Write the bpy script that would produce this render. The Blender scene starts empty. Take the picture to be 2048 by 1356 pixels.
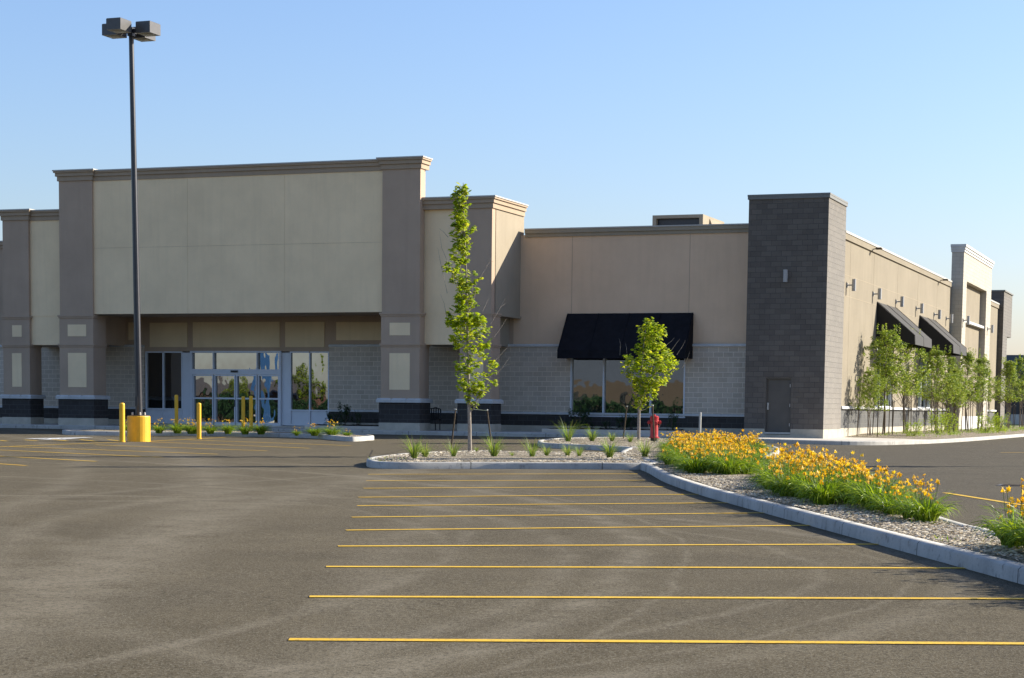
import bpy, math, random
import numpy as np
from mathutils import Vector, Matrix

# ------------------------------------------------------------------ camera
F, YAW, PITCH, ROLL, CY = 3807.0, 0.3607584, -0.0877142, 0.0114159, 1150.0
EYE = 1.10
def cam_axes():
    cy, sy = math.cos(YAW), math.sin(YAW)
    f = np.array([-sy*math.cos(PITCH), cy*math.cos(PITCH), math.sin(PITCH)])
    r0 = np.array([cy, sy, 0.0]); u0 = np.cross(r0, f)
    r = math.cos(ROLL)*r0 + math.sin(ROLL)*u0
    u = -math.sin(ROLL)*r0 + math.cos(ROLL)*u0
    return r, u, -f
AX = cam_axes(); AM = np.array(AX); CAMP = np.array([0, 0, EYE])
scene = bpy.context.scene
cam = bpy.data.cameras.new('camera'); camo = bpy.data.objects.new('camera', cam)
scene.collection.objects.link(camo); scene.camera = camo
m = Matrix.Identity(4)
for i in range(3):
    for j in range(3): m[j][i] = float(AX[i][j])
m.translation = Vector((0, 0, EYE))
camo.matrix_world = m
cam.sensor_fit = 'HORIZONTAL'; cam.sensor_width = 36.0; cam.lens = F/2048*36
cam.shift_y = (CY-678)/2048; cam.clip_start = 0.1; cam.clip_end = 6000
# ------------------------------------------------------------------ light
SUN_AZ, SUN_EL = 37.0, 25.5
s = Vector((math.cos(math.radians(SUN_AZ))*math.cos(math.radians(SUN_EL)), math.sin(math.radians(SUN_AZ))*math.cos(math.radians(SUN_EL)), math.sin(math.radians(SUN_EL))))
sun = bpy.data.lights.new('sun', 'SUN'); sun.energy = 4.7; sun.angle = math.radians(0.5); sun.color = (1.0, 0.93, 0.80)
suno = bpy.data.objects.new('sun', sun); scene.collection.objects.link(suno)
suno.rotation_euler = s.to_track_quat('Z', 'Y').to_euler(); suno.location = (30, 30, 40)
W = bpy.data.worlds.new('World'); scene.world = W; W.use_nodes = True
nt = W.node_tree; nt.nodes.clear()
sky = nt.nodes.new('ShaderNodeTexSky'); sky.sky_type = 'NISHITA'; sky.sun_disc = False
sky.sun_elevation = math.radians(SUN_EL); sky.sun_rotation = math.radians(90-SUN_AZ)
sky.altitude = 100; sky.air_density = 1.25; sky.dust_density = 1.1; sky.ozone_density = 6.0
bg = nt.nodes.new('ShaderNodeBackground'); bg.inputs['Strength'].default_value = 0.094
wo = nt.nodes.new('ShaderNodeOutputWorld')
EXPOSURE = 1.2
wb = nt.nodes.new('ShaderNodeVectorMath'); wb.operation = 'MULTIPLY'; wb.inputs[1].default_value = (1.03, 0.92, 0.97)
nt.links.new(sky.outputs[0], wb.inputs[0]); nt.links.new(wb.outputs[0], bg.inputs[0]); nt.links.new(bg.outputs[0], wo.inputs[0])
scene.view_settings.view_transform = 'Standard'; scene.view_settings.look = 'None'
scene.view_settings.gamma = 1; scene.view_settings.exposure = EXPOSURE
scene.render.engine = 'CYCLES'
scene.cycles.max_bounces = 8

# ------------------------------------------------------------------ site survey: picture ray -> real plane
def ray(u, v): return AM.T @ np.array([(u-1024)/F, -(v-CY)/F, -1.0])
def onY(u, v, Y): d = ray(u, v); return CAMP + d*(Y/d[1])
def onX(u, v, X): d = ray(u, v); return CAMP + d*(X/d[0])
def onZ(u, v, Z): d = ray(u, v); return CAMP + d*((Z-EYE)/d[2])
def gz(x, y):
    return -0.0068*(73-min(max(y, -40.), 73.)) - 0.012*min(12., max(0, x+22))*min(1, max(0, (y-40)/30))
def onG(u, v, dz=0.0):
    z = 0.0
    for _ in range(60):
        q = onZ(u, v, z+dz); z = .5*z + .5*gz(q[0], q[1])
    return q
def XY(u, v, Y): return float(onY(u, v, Y)[0])
def ZY(u, v, Y): return float(onY(u, v, Y)[2])
def depth(p): return float(-(AM @ (np.array(p)-CAMP))[2])

# ------------------------------------------------------------------ mesh helpers
C = scene.collection
class MB:
    def __init__(s): s.v = []; s.f = []; s.uv = []; s.sm = []
    def face(s, pts, uv=None, smooth=False):
        n = len(s.v); s.v += [tuple(map(float, p)) for p in pts]; s.f.append(tuple(range(n, n+len(pts))))
        if uv is None:
            a, b, c = (Vector(s.v[n]), Vector(s.v[n+1]), Vector(s.v[n+2]))
            nn = (b-a).cross(c-a); ax = max(range(3), key=lambda i: abs(nn[i]))
            uv = [((p[1], p[2]) if ax == 0 else (p[0], p[2]) if ax == 1 else (p[0], p[1])) for p in s.v[n:]]
        s.uv += [tuple(q) for q in uv]; s.sm.append(smooth)
    def mesh(s, verts, faces, smooth=False):
        for f in faces: s.face([verts[i] for i in f], smooth=smooth)
    def box(s, x0, x1, y0, y1, z0, z1, c=0.0):
        if x0 > x1: x0, x1 = x1, x0
        if y0 > y1: y0, y1 = y1, y0
        if z0 > z1: z0, z1 = z1, z0
        if c <= 0:
            P = [(x0,y0,z0),(x1,y0,z0),(x1,y1,z0),(x0,y1,z0),(x0,y0,z1),(x1,y0,z1),(x1,y1,z1),(x0,y1,z1)]
            s.mesh(P, [(0,3,2,1),(4,5,6,7),(0,1,5,4),(1,2,6,5),(2,3,7,6),(3,0,4,7)])
        else:  # chamfered top
            P = [(x0,y0,z0),(x1,y0,z0),(x1,y1,z0),(x0,y1,z0),(x0,y0,z1-c),(x1,y0,z1-c),(x1,y1,z1-c),(x0,y1,z1-c),
                 (x0+c,y0+c,z1),(x1-c,y0+c,z1),(x1-c,y1-c,z1),(x0+c,y1-c,z1)]
            s.mesh(P, [(0,3,2,1),(0,1,5,4),(1,2,6,5),(2,3,7,6),(3,0,4,7),(4,5,9,8),(5,6,10,9),(6,7,11,10),(7,4,8,11),(8,9,10,11)])
    def tube(s, pts, rad, n=8, cap=True, smooth=True):
        pts = [Vector(p) for p in pts]; rings = []
        if not isinstance(rad, (list, tuple)): rad = [rad]*len(pts)
        for i, p in enumerate(pts):
            t = (pts[min(i+1, len(pts)-1)]-pts[max(i-1, 0)]).normalized()
            a = Vector((1, 0, 0)) if abs(t.x) < .8 else Vector((0, 1, 0))
            u = t.cross(a).normalized(); w = t.cross(u)
            rings.append([p+(u*math.cos(2*math.pi*k/n)+w*math.sin(2*math.pi*k/n))*rad[i] for k in range(n)])
        for i in range(len(rings)-1):
            for k in range(n):
                k2 = (k+1) % n
                s.face([rings[i][k], rings[i+1][k], rings[i+1][k2], rings[i][k2]], smooth=smooth)
        if cap: s.face(rings[0]); s.face(rings[-1][::-1])
    def lathe(s, prof, n=20, cx=0, cy=0, smooth=True):
        rg = [[(cx+r*math.cos(2*math.pi*k/n), cy+r*math.sin(2*math.pi*k/n), z) for k in range(n)] for r, z in prof]
        for i in range(len(rg)-1):
            for k in range(n):
                k2 = (k+1) % n; s.face([rg[i][k], rg[i][k2], rg[i+1][k2], rg[i+1][k]], smooth=smooth)
        s.face(rg[0][::-1]); s.face(rg[-1])
    def build(s, name, mat, parent=None, weld=False):
        off = Vector(parent.location) if parent is not None and parent.get('_w', 1) else Vector((0, 0, 0))
        if parent is not None and parent.parent is not None: off = Vector(parent.parent.location)
        me = bpy.data.meshes.new(name)
        me.from_pydata([(a-off.x, b-off.y, c-off.z) for a, b, c in s.v], [], s.f)
        ul = me.uv_layers.new(name='UVMap')
        ul.data.foreach_set('uv', [q for p in s.uv for q in p])
        me.polygons.foreach_set('use_smooth', s.sm)
        me.materials.append(mat); me.update()
        if weld:
            import bmesh
            bm = bmesh.new(); bm.from_mesh(me); bmesh.ops.remove_doubles(bm, verts=bm.verts, dist=1e-4); bm.to_mesh(me); bm.free()
        o = bpy.data.objects.new(name, me); C.objects.link(o)
        if parent is not None: o.parent = parent
        return o
def tag(o, label=None, cat=None, group=None, kind=None):
    if label: o['label'] = label
    if cat: o['category'] = cat
    if group: o['group'] = group
    if kind: o['kind'] = kind
    return o
def empty(name, loc, label, cat, group=None):
    o = bpy.data.objects.new(name, None); C.objects.link(o); o.location = loc; o.empty_display_size = .2
    return tag(o, label, cat, group)
def dup(root, loc, rz=None, sc=None, label=None, group=None):
    r = root.copy(); C.objects.link(r); r.location = loc
    if rz is not None: r.rotation_euler = (0, 0, rz)
    if sc is not None: r.scale = sc if isinstance(sc, (tuple, list)) else (sc, sc, sc)
    if label: r['label'] = label
    if group: r['group'] = group
    for ch in list(root.children):
        c = ch.copy(); C.objects.link(c); c.parent = r
        for g in list(ch.children):
            d = g.copy(); C.objects.link(d); d.parent = c
    return r

# ------------------------------------------------------------------ materials
class NT:
    def __init__(s, name):
        s.m = bpy.data.materials.new(name); s.m.use_nodes = True; s.t = s.m.node_tree; s.t.nodes.clear()
        s.out = s.n('OutputMaterial'); s.b = s.n('BsdfPrincipled'); s.l(s.b.outputs[0], s.out.inputs['Surface'])
    def n(s, k, **kw):
        q = s.t.nodes.new('ShaderNode'+k)
        for a, b in kw.items(): setattr(q, a, b)
        return q
    def l(s, a, b): s.t.links.new(a, b)
    def coord(s, kind='Object'):
        return s.n('TexCoord').outputs[kind]
    def pos(s): return s.n('NewGeometry').outputs['Position']
    def noise(s, vec, scale, detail=4, rough=.6, stretch=None):
        if stretch:
            mp = s.n('Mapping'); mp.inputs['Scale'].default_value = stretch; s.l(vec, mp.inputs[0]); vec = mp.outputs[0]
        q = s.n('TexNoise'); q.inputs['Scale'].default_value = scale; q.inputs['Detail'].default_value = detail
        q.inputs['Roughness'].default_value = rough; s.l(vec, q.inputs['Vector']); return q.outputs['Fac']
    def ramp(s, fac, a, b, c0=(0,0,0,1), c1=(1,1,1,1)):
        q = s.n('ValToRGB'); e = q.color_ramp.elements; e[0].position = a; e[1].position = b; e[0].color = c0; e[1].color = c1
        s.l(fac, q.inputs[0]); return q.outputs[0]
    def mix(s, fac, a, b, mode='MIX'):
        q = s.n('Mix', data_type='RGBA', blend_type=mode)
        for i, x in ((0, fac), (6, a), (7, b)):
            if isinstance(x, (int, float)): q.inputs[i].default_value = x
            elif isinstance(x, tuple): q.inputs[i].default_value = (*x[:3], 1)
            else: s.l(x, q.inputs[i])
        return q.outputs[2]
    def math(s, op, a, b=0.0, c=None):
        q = s.n('Math', operation=op)
        for i, x in enumerate((a, b) + ((c,) if c is not None else ())):
            if isinstance(x, (int, float)): q.inputs[i].default_value = x
            else: s.l(x, q.inputs[i])
        return q.outputs[0]
    def bump(s, h, strength=.3, dist=.01):
        q = s.n('Bump'); q.inputs['Strength'].default_value = strength; q.inputs['Distance'].default_value = dist
        s.l(h, q.inputs['Height']); s.l(q.outputs[0], s.b.inputs['Normal']); return q
    def done(s, col=None, rough=.8, spec=None, metal=0.0):
        if col is not None:
            if isinstance(col, tuple): s.b.inputs['Base Color'].default_value = (*col[:3], 1)
            else: s.l(col, s.b.inputs['Base Color'])
        if isinstance(rough, (int, float)): s.b.inputs['Roughness'].default_value = rough
        else: s.l(rough, s.b.inputs['Roughness'])
        if spec is not None: s.b.inputs['Specular IOR Level'].default_value = spec
        s.b.inputs['Metallic'].default_value = metal
        return s.m
def scl(c, k): return tuple(min(1, x*k) for x in c[:3])
def stucco(name, col):
    t = NT(name); p = t.pos()
    a = t.ramp(t.noise(p, .55, 4, .65), .3, .72); b = t.noise(p, 95, 3, .8); st = t.noise(p, 2.2, 3, .6, (1.6, 1.6, .12))
    c = t.mix(t.math('MULTIPLY', a, .9), scl(col, .89), scl(col, 1.07))
    c = t.mix(t.math('MULTIPLY', t.ramp(b, .35, .65), .32), c, scl(col, .78))
    c = t.mix(t.math('MULTIPLY', t.ramp(st, .48, .72), .24), c, scl(col, .74))
    t.bump(b, .5, .006); return t.done(c, .95, .05)
def block(name, ca, cb, mortar, bw=.4, bh=.2, ms=.011, var=.5, off=(0, 0, 0), mbump=.6):
    t = NT(name); uv = t.coord('UV')
    mp = t.n('Mapping'); mp.inputs['Location'].default_value = off; t.l(uv, mp.inputs[0])
    br = t.n('TexBrick'); br.offset = .5; br.inputs['Scale'].default_value = 1; br.inputs['Mortar Size'].default_value = ms
    br.inputs['Mortar Smooth'].default_value = .3; br.inputs['Brick Width'].default_value = bw; br.inputs['Row Height'].default_value = bh
    br.inputs['Color1'].default_value = (*ca, 1); br.inputs['Color2'].default_value = (*cb, 1); br.inputs['Mortar'].default_value = (*mortar, 1)
    br.inputs['Bias'].default_value = -.2
    t.l(mp.outputs[0], br.inputs[0]); p = t.pos()
    c = t.mix(t.math('MULTIPLY', t.ramp(t.noise(p, 60, 4, .8), .35, .7), .35), br.outputs[0], scl(ca, .62))
    c = t.mix(t.math('MULTIPLY', t.ramp(t.noise(p, .8, 4, .65), .35, .7), var*.5), c, scl(cb, 1.25))
    c = t.mix(t.math('MULTIPLY', t.ramp(t.noise(p, 2.5, 4, .7, (1, 1, .35)), .55, .8), var*.35), c, mortar)
    h = t.math('SUBTRACT', t.noise(p, 45, 4, .7), t.math('MULTIPLY', br.outputs['Fac'], 1.5))
    t.bump(h, mbump, .008); return t.done(c, .92, .08)
def rough_mat(name, col, k=.25, scale=3, fine=60, rough=.85, bump=.3, spec=.3, metal=0.0, dark=.6):
    t = NT(name); p = t.coord()
    c = t.mix(t.ramp(t.noise(p, scale, 5, .65), .35, .7), scl(col, 1-k), scl(col, 1+k*.6))
    c = t.mix(t.math('MULTIPLY', t.ramp(t.noise(p, fine, 3, .75), .5, .72), k), c, scl(col, dark))
    if bump: t.bump(t.noise(p, fine, 3, .7), bump, .004)
    return t.done(c, rough, spec, metal)
def leaf_mat(name, cols, trans=.45, rough=.5):
    t = NT(name); g = t.n('NewGeometry'); r = g.outputs['Random Per Island']
    q = t.n('ValToRGB'); e = q.color_ramp.elements; e[0].color = (*cols[0], 1); e[1].color = (*cols[-1], 1); e[1].position = 1
    for i, cc in enumerate(cols[1:-1]):
        x = e.new((i+1)/(len(cols)-1)); x.color = (*cc, 1)
    t.l(r, q.inputs[0]); oi = t.n('ObjectInfo')
    c = t.mix(t.math('MULTIPLY', oi.outputs['Random'], .25), q.outputs[0], cols[0])
    t.done(c, rough, .35)
    tr = t.n('BsdfTranslucent'); mx = t.n('MixShader'); mx.inputs[0].default_value = trans
    t.l(t.mix(1.0, c, (1.15, 1.1, .55), 'MULTIPLY'), tr.inputs[0])
    t.l(t.b.outputs[0], mx.inputs[1]); t.l(tr.outputs[0], mx.inputs[2]); t.l(mx.outputs[0], t.out.inputs[0]); return t.m
def sheen(m, w, tint, r=.4):
    for n in m.node_tree.nodes:
        if n.type == 'BSDF_PRINCIPLED':
            n.inputs['Sheen Weight'].default_value = w; n.inputs['Sheen Roughness'].default_value = r; n.inputs['Sheen Tint'].default_value = (*tint, 1)
M = {}
CREAM, TAUPE, TAN = (.90, .70, .44), (.46, .345, .25), (.40, .32, .235)
M['cream'] = stucco('cream_stucco', CREAM); M['taupe'] = stucco('taupe_stucco', TAUPE)
M['tan'] = stucco('tan_stucco', (.70, .51, .345)); M['cream_low'] = stucco('cream_inset', (.74, .58, .36))
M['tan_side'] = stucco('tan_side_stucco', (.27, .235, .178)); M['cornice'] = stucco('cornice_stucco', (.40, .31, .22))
M['trimtan'] = stucco('tan_trim', (.34, .29, .215))
M['gray_block'] = block('gray_block', (.45, .385, .305), (.55, .475, .385), (.82, .73, .60), off=(0, .02, 0))
M['dark_block'] = block('dark_base_block', (.050, .046, .043), (.066, .062, .058), (.10, .095, .09), off=(0, .02, 0), var=.2)
M['tower_block'] = block('charcoal_block', (.105, .092, .08), (.15, .132, .112), (.055, .05, .047), off=(.1, 0, 0), var=.5, ms=.009)
sheen(M['tower_block'], .62, (.95, .9, .78), .5)
M['cream_block'] = block('cream_block', (.42, .385, .32), (.48, .44, .365), (.36, .33, .28), var=.3)
M['side_block'] = block('side_gray_block', (.11, .11, .107), (.14, .14, .135), (.18, .175, .165), var=.4)
M['cap'] = rough_mat('stone_cap', (.52, .52, .50), .14, 2, 50)
M['conc'] = rough_mat('concrete', (.58, .53, .45), .2, 1.3, 40, dark=.7, spec=.08)
M['plinth'] = rough_mat('plinth_concrete', (.46, .42, .34), .2, 1.6, 40, dark=.65, spec=.08)
M['alu'] = rough_mat('painted_aluminium', (.60, .63, .67), .04, 2, 60, .45, .05, .5)
M['flash'] = rough_mat('metal_flashing', (.42, .40, .36), .06, 2, 60, .5, .05, .5)
M['awning'] = rough_mat('black_canvas', (.010, .010, .013), .3, 4, 120, .8, .2, .15)
M['awning_side'] = rough_mat('sunlit_black_canvas', (.022, .021, .02), .12, 1.5, 120, .8, .2, .2); sheen(M['awning_side'], .35, (1, .95, .85), .4)  # same black canvas as the front awning, sunlight put into its lighter colour
M['steel_door'] = rough_mat('taupe_steel_door', (.095, .085, .072), .12, 1.5, 80, .55, .05, .4)
M['bronze'] = rough_mat('dark_bronze_metal', (.022, .024, .03), .25, 6, 60, .35, .05, .5)
M['lamp_head'] = rough_mat('bronze_lamp_housing', (.05, .047, .045), .2, 6, 60, .4, .04, .5); sheen(M['lamp_head'], .8, (1, .95, .85), .4)
M['lamp_gray'] = rough_mat('gray_lamp_metal', (.34, .34, .33), .06, 5, 60, .45, .03, .5)
M['lens'] = rough_mat('frosted_lens', (.42, .41, .34), .1, 8, 60, .25, .02, .5)
M['yellow'] = rough_mat('yellow_safety_paint', (.78, .43, .018), .12, 4, 30, .45, .12, .45, dark=.75)
M['red'] = rough_mat('red_hydrant_paint', (.42, .018, .02), .2, 9, 50, .4, .1, .5)
M['black'] = rough_mat('black_metal', (.012, .012, .013), .2, 6, 50, .5, .1, .4)
M['galv'] = rough_mat('galvanised_steel', (.45, .44, .40), .15, 12, 60, .5, .08, .5)
M['wood'] = rough_mat('weathered_stake_wood', (.095, .07, .045), .3, 9, 60, .85, .3, .2)
M['bark'] = rough_mat('pale_maple_bark', (.30, .26, .22), .3, 14, 60, .85, .4, .2)
M['bark_dark'] = rough_mat('gray_bark', (.17, .14, .11), .3, 14, 60, .85, .4, .2)
M['tie'] = rough_mat('green_tie_wire', (.05, .07, .05), .2, 9)
M['twig'] = rough_mat('bare_twig_bark', (.34, .31, .28), .2, 14, 60, .85, .1, .2)
M['soil'] = rough_mat('brown_mulch', (.07, .045, .03), .5, 14, 60, .95, .8, .1)
M['roof'] = rough_mat('roof_membrane', (.30, .29, .27), .2, 1, 30)
M['brick_red'] = block('red_brick', (.12, .045, .03), (.16, .06, .045), (.2, .18, .16), .22, .075, .01, .2)
M['shingle'] = rough_mat('roof_shingles', (.10, .085, .08), .3, 3, 30)
M['store_gray'] = stucco('pale_gray_stucco', (.10, .115, .14)); M['store_tan'] = stucco('tan_brick_front', (.11, .085, .06))
M['cap_dark'] = rough_mat('dark_cap_flashing', (.17, .17, .155), .06, 2, 60, .5, .05, .3)
M['white_paint'] = rough_mat('white_paint', (.70, .70, .68), .15, 8, 50)
M['maple'] = leaf_mat('maple_leaves', [(.14, .22, .012), (.28, .39, .018), (.42, .50, .028), (.55, .55, .07)], .5)
M['maple_tip'] = leaf_mat('reddish_shoots', [(.40, .20, .08), (.40, .32, .08)], .4)
M['pear'] = leaf_mat('tree_leaves', [(.10, .17, .018), (.22, .32, .025), (.36, .45, .045), (.55, .58, .22)], .38, .4)
M['shrub_dark'] = leaf_mat('dark_shrub_leaves', [(.018, .045, .015), (.03, .075, .02), (.05, .10, .03)], .3)
M['shrub_lime'] = leaf_mat('lime_shrub_leaves', [(.24, .34, .012), (.38, .50, .02), (.46, .56, .04)], .5)
M['lily_leaf'] = leaf_mat('daylily_leaves', [(.08, .15, .010), (.15, .25, .014), (.26, .38, .022), (.42, .52, .05)], .42, .4)
M['stalk'] = leaf_mat('daylily_stalks', [(.12, .20, .03), (.22, .28, .06)], .3)
M['petal'] = leaf_mat('daylily_petals', [(.70, .38, .012), (.78, .52, .02), (.86, .64, .05), (.82, .58, .20)], .4)
M['grass_blade'] = leaf_mat('grass_blades', [(.08, .16, .02), (.16, .27, .03), (.28, .36, .07), (.42, .40, .18)], .45)
M['weed'] = leaf_mat('weeds', [(.10, .20, .02), (.22, .32, .03), (.36, .42, .06)], .45)

def glass_mat(name, rfl, wob):
    t = NT(name); p = t.pos()
    n = t.noise(p, 1.1, 2, .5, (1, 1, .6)); b = t.bump(n, wob, .05)
    t.t.nodes.remove(t.b)
    d = t.n('BsdfDiffuse'); d.inputs[0].default_value = (.010, .012, .013, 1)
    g = t.n('BsdfGlossy'); g.inputs['Roughness'].default_value = .012; g.inputs[0].default_value = (.85, .9, .92, 1); t.l(b.outputs[0], g.inputs['Normal'])
    fr = t.n('Fresnel'); fr.inputs[0].default_value = 1.5
    mx = t.n('MixShader'); t.l(t.math('ADD', fr.outputs[0], rfl), mx.inputs[0]); t.l(d.outputs[0], mx.inputs[1]); t.l(g.outputs[0], mx.inputs[2])
    t.l(mx.outputs[0], t.out.inputs[0]); return t.m
NTb = NT.bump
def _b(s, h, strength=.3, dist=.01):
    q = s.n('Bump'); q.inputs['Strength'].default_value = strength; q.inputs['Distance'].default_value = dist
    s.l(h, q.inputs['Height'])
    if 'Normal' in s.b.inputs: s.l(q.outputs[0], s.b.inputs['Normal'])
    return q
NT.bump = _b
M['glass'] = glass_mat('window_glass', .30, .12); M['glass_dark'] = glass_mat('dark_window_glass', .16, .05)

def asphalt():
    t = NT('asphalt'); p = t.pos(); sep = t.n('SeparateXYZ'); t.l(p, sep.inputs[0]); x, y = sep.outputs[0], sep.outputs[1]
    base = t.mix(t.ramp(t.noise(p, .45, 7, .78), .30, .70), (.066, .052, .031), (.116, .094, .058))
    # worn, dusty sweeps left by traffic
    dn = t.n('TexNoise'); dn.inputs['Scale'].default_value = .08; t.l(p, dn.inputs['Vector'])
    sw = t.noise(p, .5, 6, .7, (.5, 1.0, 1)); sw2 = t.noise(p, .42, 6, .7, (1.5, .30, 1))
    base = t.mix(t.math('MULTIPLY', t.ramp(sw, .50, .80), .20), base, (.15, .122, .08))
    base = t.mix(t.math('MULTIPLY', t.ramp(sw2, .54, .76), .22), base, (.05, .045, .037))
    # turning arcs
    wob = t.math('MULTIPLY', t.noise(p, .4, 3, .6), .5)
    for cx, cy, R, w, k in ((-33.89, 10.21, 29.43, .30, .75), (-33.89, 10.21, 27.6, .16, .5), (-33.89, 10.21, 29.95, .07, .6), (-12.62, 15.26, 10.55, .26, .7), (-12.62, 15.26, 9.3, .12, .5), (-12.62, 15.26, 10.1, .06, .5),
                            (-23.56, 11.52, 18.53, .22, .55), (-23.56, 11.52, 17.3, .12, .4), (-143.05, -42.76, 145.45, .9, .6), (-143.05, -42.76, 142.9, .5, .45), (121.8, 66.43, 141.29, .8, .6), (121.8, 66.43, 138.6, .6, .45),
                            (7.17, 28.42, 22.4, .35, .5), (7.17, 28.42, 24.0, .3, .4), (-22, 30., 9., .35, .35), (-20, 8, 12.4, .4, .4), (-4, 58, 13, .3, .4), (-4, 58, 15, .3, .35)):
        dx = t.math('SUBTRACT', x, cx); dy = t.math('SUBTRACT', y, cy)
        r = t.math('SQRT', t.math('ADD', t.math('MULTIPLY', dx, dx), t.math('MULTIPLY', dy, dy)))
        d = t.math('ABSOLUTE', t.math('SUBTRACT', t.math('ADD', r, wob), R+.25))
        f = t.math('MULTIPLY', t.math('SUBTRACT', 1.0, t.math('MINIMUM', t.math('DIVIDE', d, w), 1.0)), k)
        f = t.math('MULTIPLY', f, t.ramp(t.noise(p, 1.1, 5, .75), .30, .60))
        base = t.mix(f, base, (.19, .162, .115))
    # newer, darker asphalt on the drive lane beyond the curved island
    ln = t.math('ADD', t.math('MULTIPLY', t.math('SUBTRACT', x, -11.0), 1.0), t.math('MULTIPLY', t.math('SUBTRACT', y, 40.0), .42))
    lf = t.math('MULTIPLY', t.math('MINIMUM', t.math('MAXIMUM', t.math('MULTIPLY', ln, .25), 0.0), 1.0), .42)
    base = t.mix(lf, base, (.052, .049, .045))
    # far grass beyond the site
    fine = t.noise(p, 75, 3, .85); mid = t.noise(p, 26, 4, .85)
    base = t.mix(t.math('MULTIPLY', t.ramp(fine, .50, .64), .75), base, (.27, .245, .185))
    base = t.mix(t.math('MULTIPLY', t.ramp(mid, .50, .62), .62), base, (.018, .015, .011))
    vo = t.n('TexVoronoi'); vo.inputs['Scale'].default_value = 9; t.l(p, vo.inputs['Vector'])
    base = t.mix(t.math('MULTIPLY', t.math('LESS_THAN', vo.outputs['Distance'], .045), .7), base, (.02, .018, .015))
    t.bump(t.math('ADD', fine, mid), .55, .008)
    return t.done(base, .95, .06)
M['asphalt'] = asphalt()
def grass_far():
    t = NT('far_grass'); p = t.pos()
    return t.done(t.mix(t.noise(p, .3, 5, .7), (.05, .08, .02), (.12, .14, .05)), .95, .1)
M['field'] = grass_far()
def paint_line():
    t = NT('worn_yellow_line_paint'); p = t.pos()
    c = t.mix(t.ramp(t.noise(p, 1.2, 4, .7), .3, .7), (.60, .35, .018), (.72, .46, .035))
    c = t.mix(t.math('MULTIPLY', t.ramp(t.noise(p, 30, 5, .85), .53, .64), .8), c, (.09, .075, .05))
    c = t.mix(t.math('MULTIPLY', t.ramp(t.noise(p, 2.2, 4, .8), .56, .74), .45), c, (.16, .12, .06))
    return t.done(c, .75, .3)
M['line'] = paint_line()
def curb_mat():
    t = NT('kerb_concrete'); uv = t.n('SeparateXYZ'); t.l(t.coord('UV'), uv.inputs[0]); p = t.pos()
    c = t.mix(t.ramp(t.noise(p, 1.5, 5, .7), .3, .7), (.36, .345, .31), (.50, .48, .43))
    c = t.mix(t.math('MULTIPLY', t.ramp(t.noise(p, 7, 6, .75, (1, 1, .6)), .55, .68), .75), c, (.10, .097, .085))
    c = t.mix(t.math('MULTIPLY', t.ramp(t.noise(p, 60, 3, .7), .5, .7), .3), c, (.2, .19, .17))
    jt = t.math('LESS_THAN', t.math('FRACT', t.math('DIVIDE', uv.outputs[0], 2.9)), .0075)
    c = t.mix(t.math('MULTIPLY', jt, .8), c, (.05, .05, .045))
    h = t.math('SUBTRACT', t.noise(p, 30, 4, .7), t.math('MULTIPLY', jt, 2)); t.bump(h, .5, .008)
    return t.done(c, .92, .1)
M['kerb'] = curb_mat()
def gravel():
    t = NT('pale_wood_chip_mulch'); p = t.pos()
    v = t.n('TexVoronoi'); v.inputs['Scale'].default_value = 26; v.inputs['Randomness'].default_value = 1
    mp = t.n('Mapping'); mp.inputs['Scale'].default_value = (1, 1.7, 1); mp.inputs['Rotation'].default_value = (0, 0, .6); t.l(p, mp.inputs[0]); t.l(mp.outputs[0], v.inputs['Vector'])
    sp = t.n('SeparateXYZ'); t.l(v.outputs['Color'], sp.inputs[0])
    c = t.mix(sp.outputs[0], (.30, .24, .16), (.60, .52, .38))
    c = t.mix(t.math('MULTIPLY', t.ramp(v.outputs['Distance'], .35, .7), .9), c, (.05, .04, .03))
    c = t.mix(t.math('MULTIPLY', t.ramp(t.noise(p, 1.3, 4, .6), .5, .75), .4), c, (.16, .13, .09))
    t.bump(t.math('SUBTRACT', sp.outputs[1], v.outputs['Distance']), .9, .03); return t.done(c, .9, .2)
M['gravel'] = gravel()
M['chip'] = leaf_mat('chips', [(.24, .18, .115), (.46, .38, .26), (.60, .52, .38), (.72, .65, .50)], .0, .85)

# ------------------------------------------------------------------ ground
def ground():
    xs = [-1500, -700, -350, -200, -140, -110] + list(range(-90, 11)) + [14, 20, 40, 80, 150, 350, 800, 1500]
    ys = [-800, -300, -150, -90, -60, -40, -20, -10] + list(range(-4, 131)) + [136, 145, 160, 200, 300, 500, 900, 1600, 3000]
    vs = [(x, y, gz(x, y)) for y in ys for x in xs]; n = len(xs)
    fs = [(j*n+i, j*n+i+1, (j+1)*n+i+1, (j+1)*n+i) for j in range(len(ys)-1) for i in range(n-1)]
    me = bpy.data.meshes.new('ground'); me.from_pydata(vs, [], fs)
    me.materials.append(M['asphalt']); me.materials.append(M['field'])
    for p in me.polygons:
        c = p.center
        if c.y > 160 or c.y < -60 or abs(c.x+30) > 110: p.material_index = 1
    o = bpy.data.objects.new('parking_lot', me); C.objects.link(o); tag(o, kind='structure')
ground()
def strip(mb, a, b, w=.1, dz=.006):
    a = np.array(a[:2]); b = np.array(b[:2]); L = np.hypot(*(b-a)); d = (b-a)/L; nrm = np.array([-d[1], d[0]])*w/2
    n = max(2, int(L/1.0)); prev = None
    for i in range(n+1):
        c = a+d*L*i/n; P = [c+nrm, c-nrm]; P = [(q[0], q[1], gz(q[0], q[1])+dz) for q in P]
        if prev: mb.face([prev[1], P[1], P[0], prev[0]])
        prev = P
mb = MB()
LE = [(578,1280),(619,1194),(652,1134),(676,1093),(692,1061),(703,1035),(714,1012),(717,995),(727,977),(732,962),(736,949)]
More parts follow.
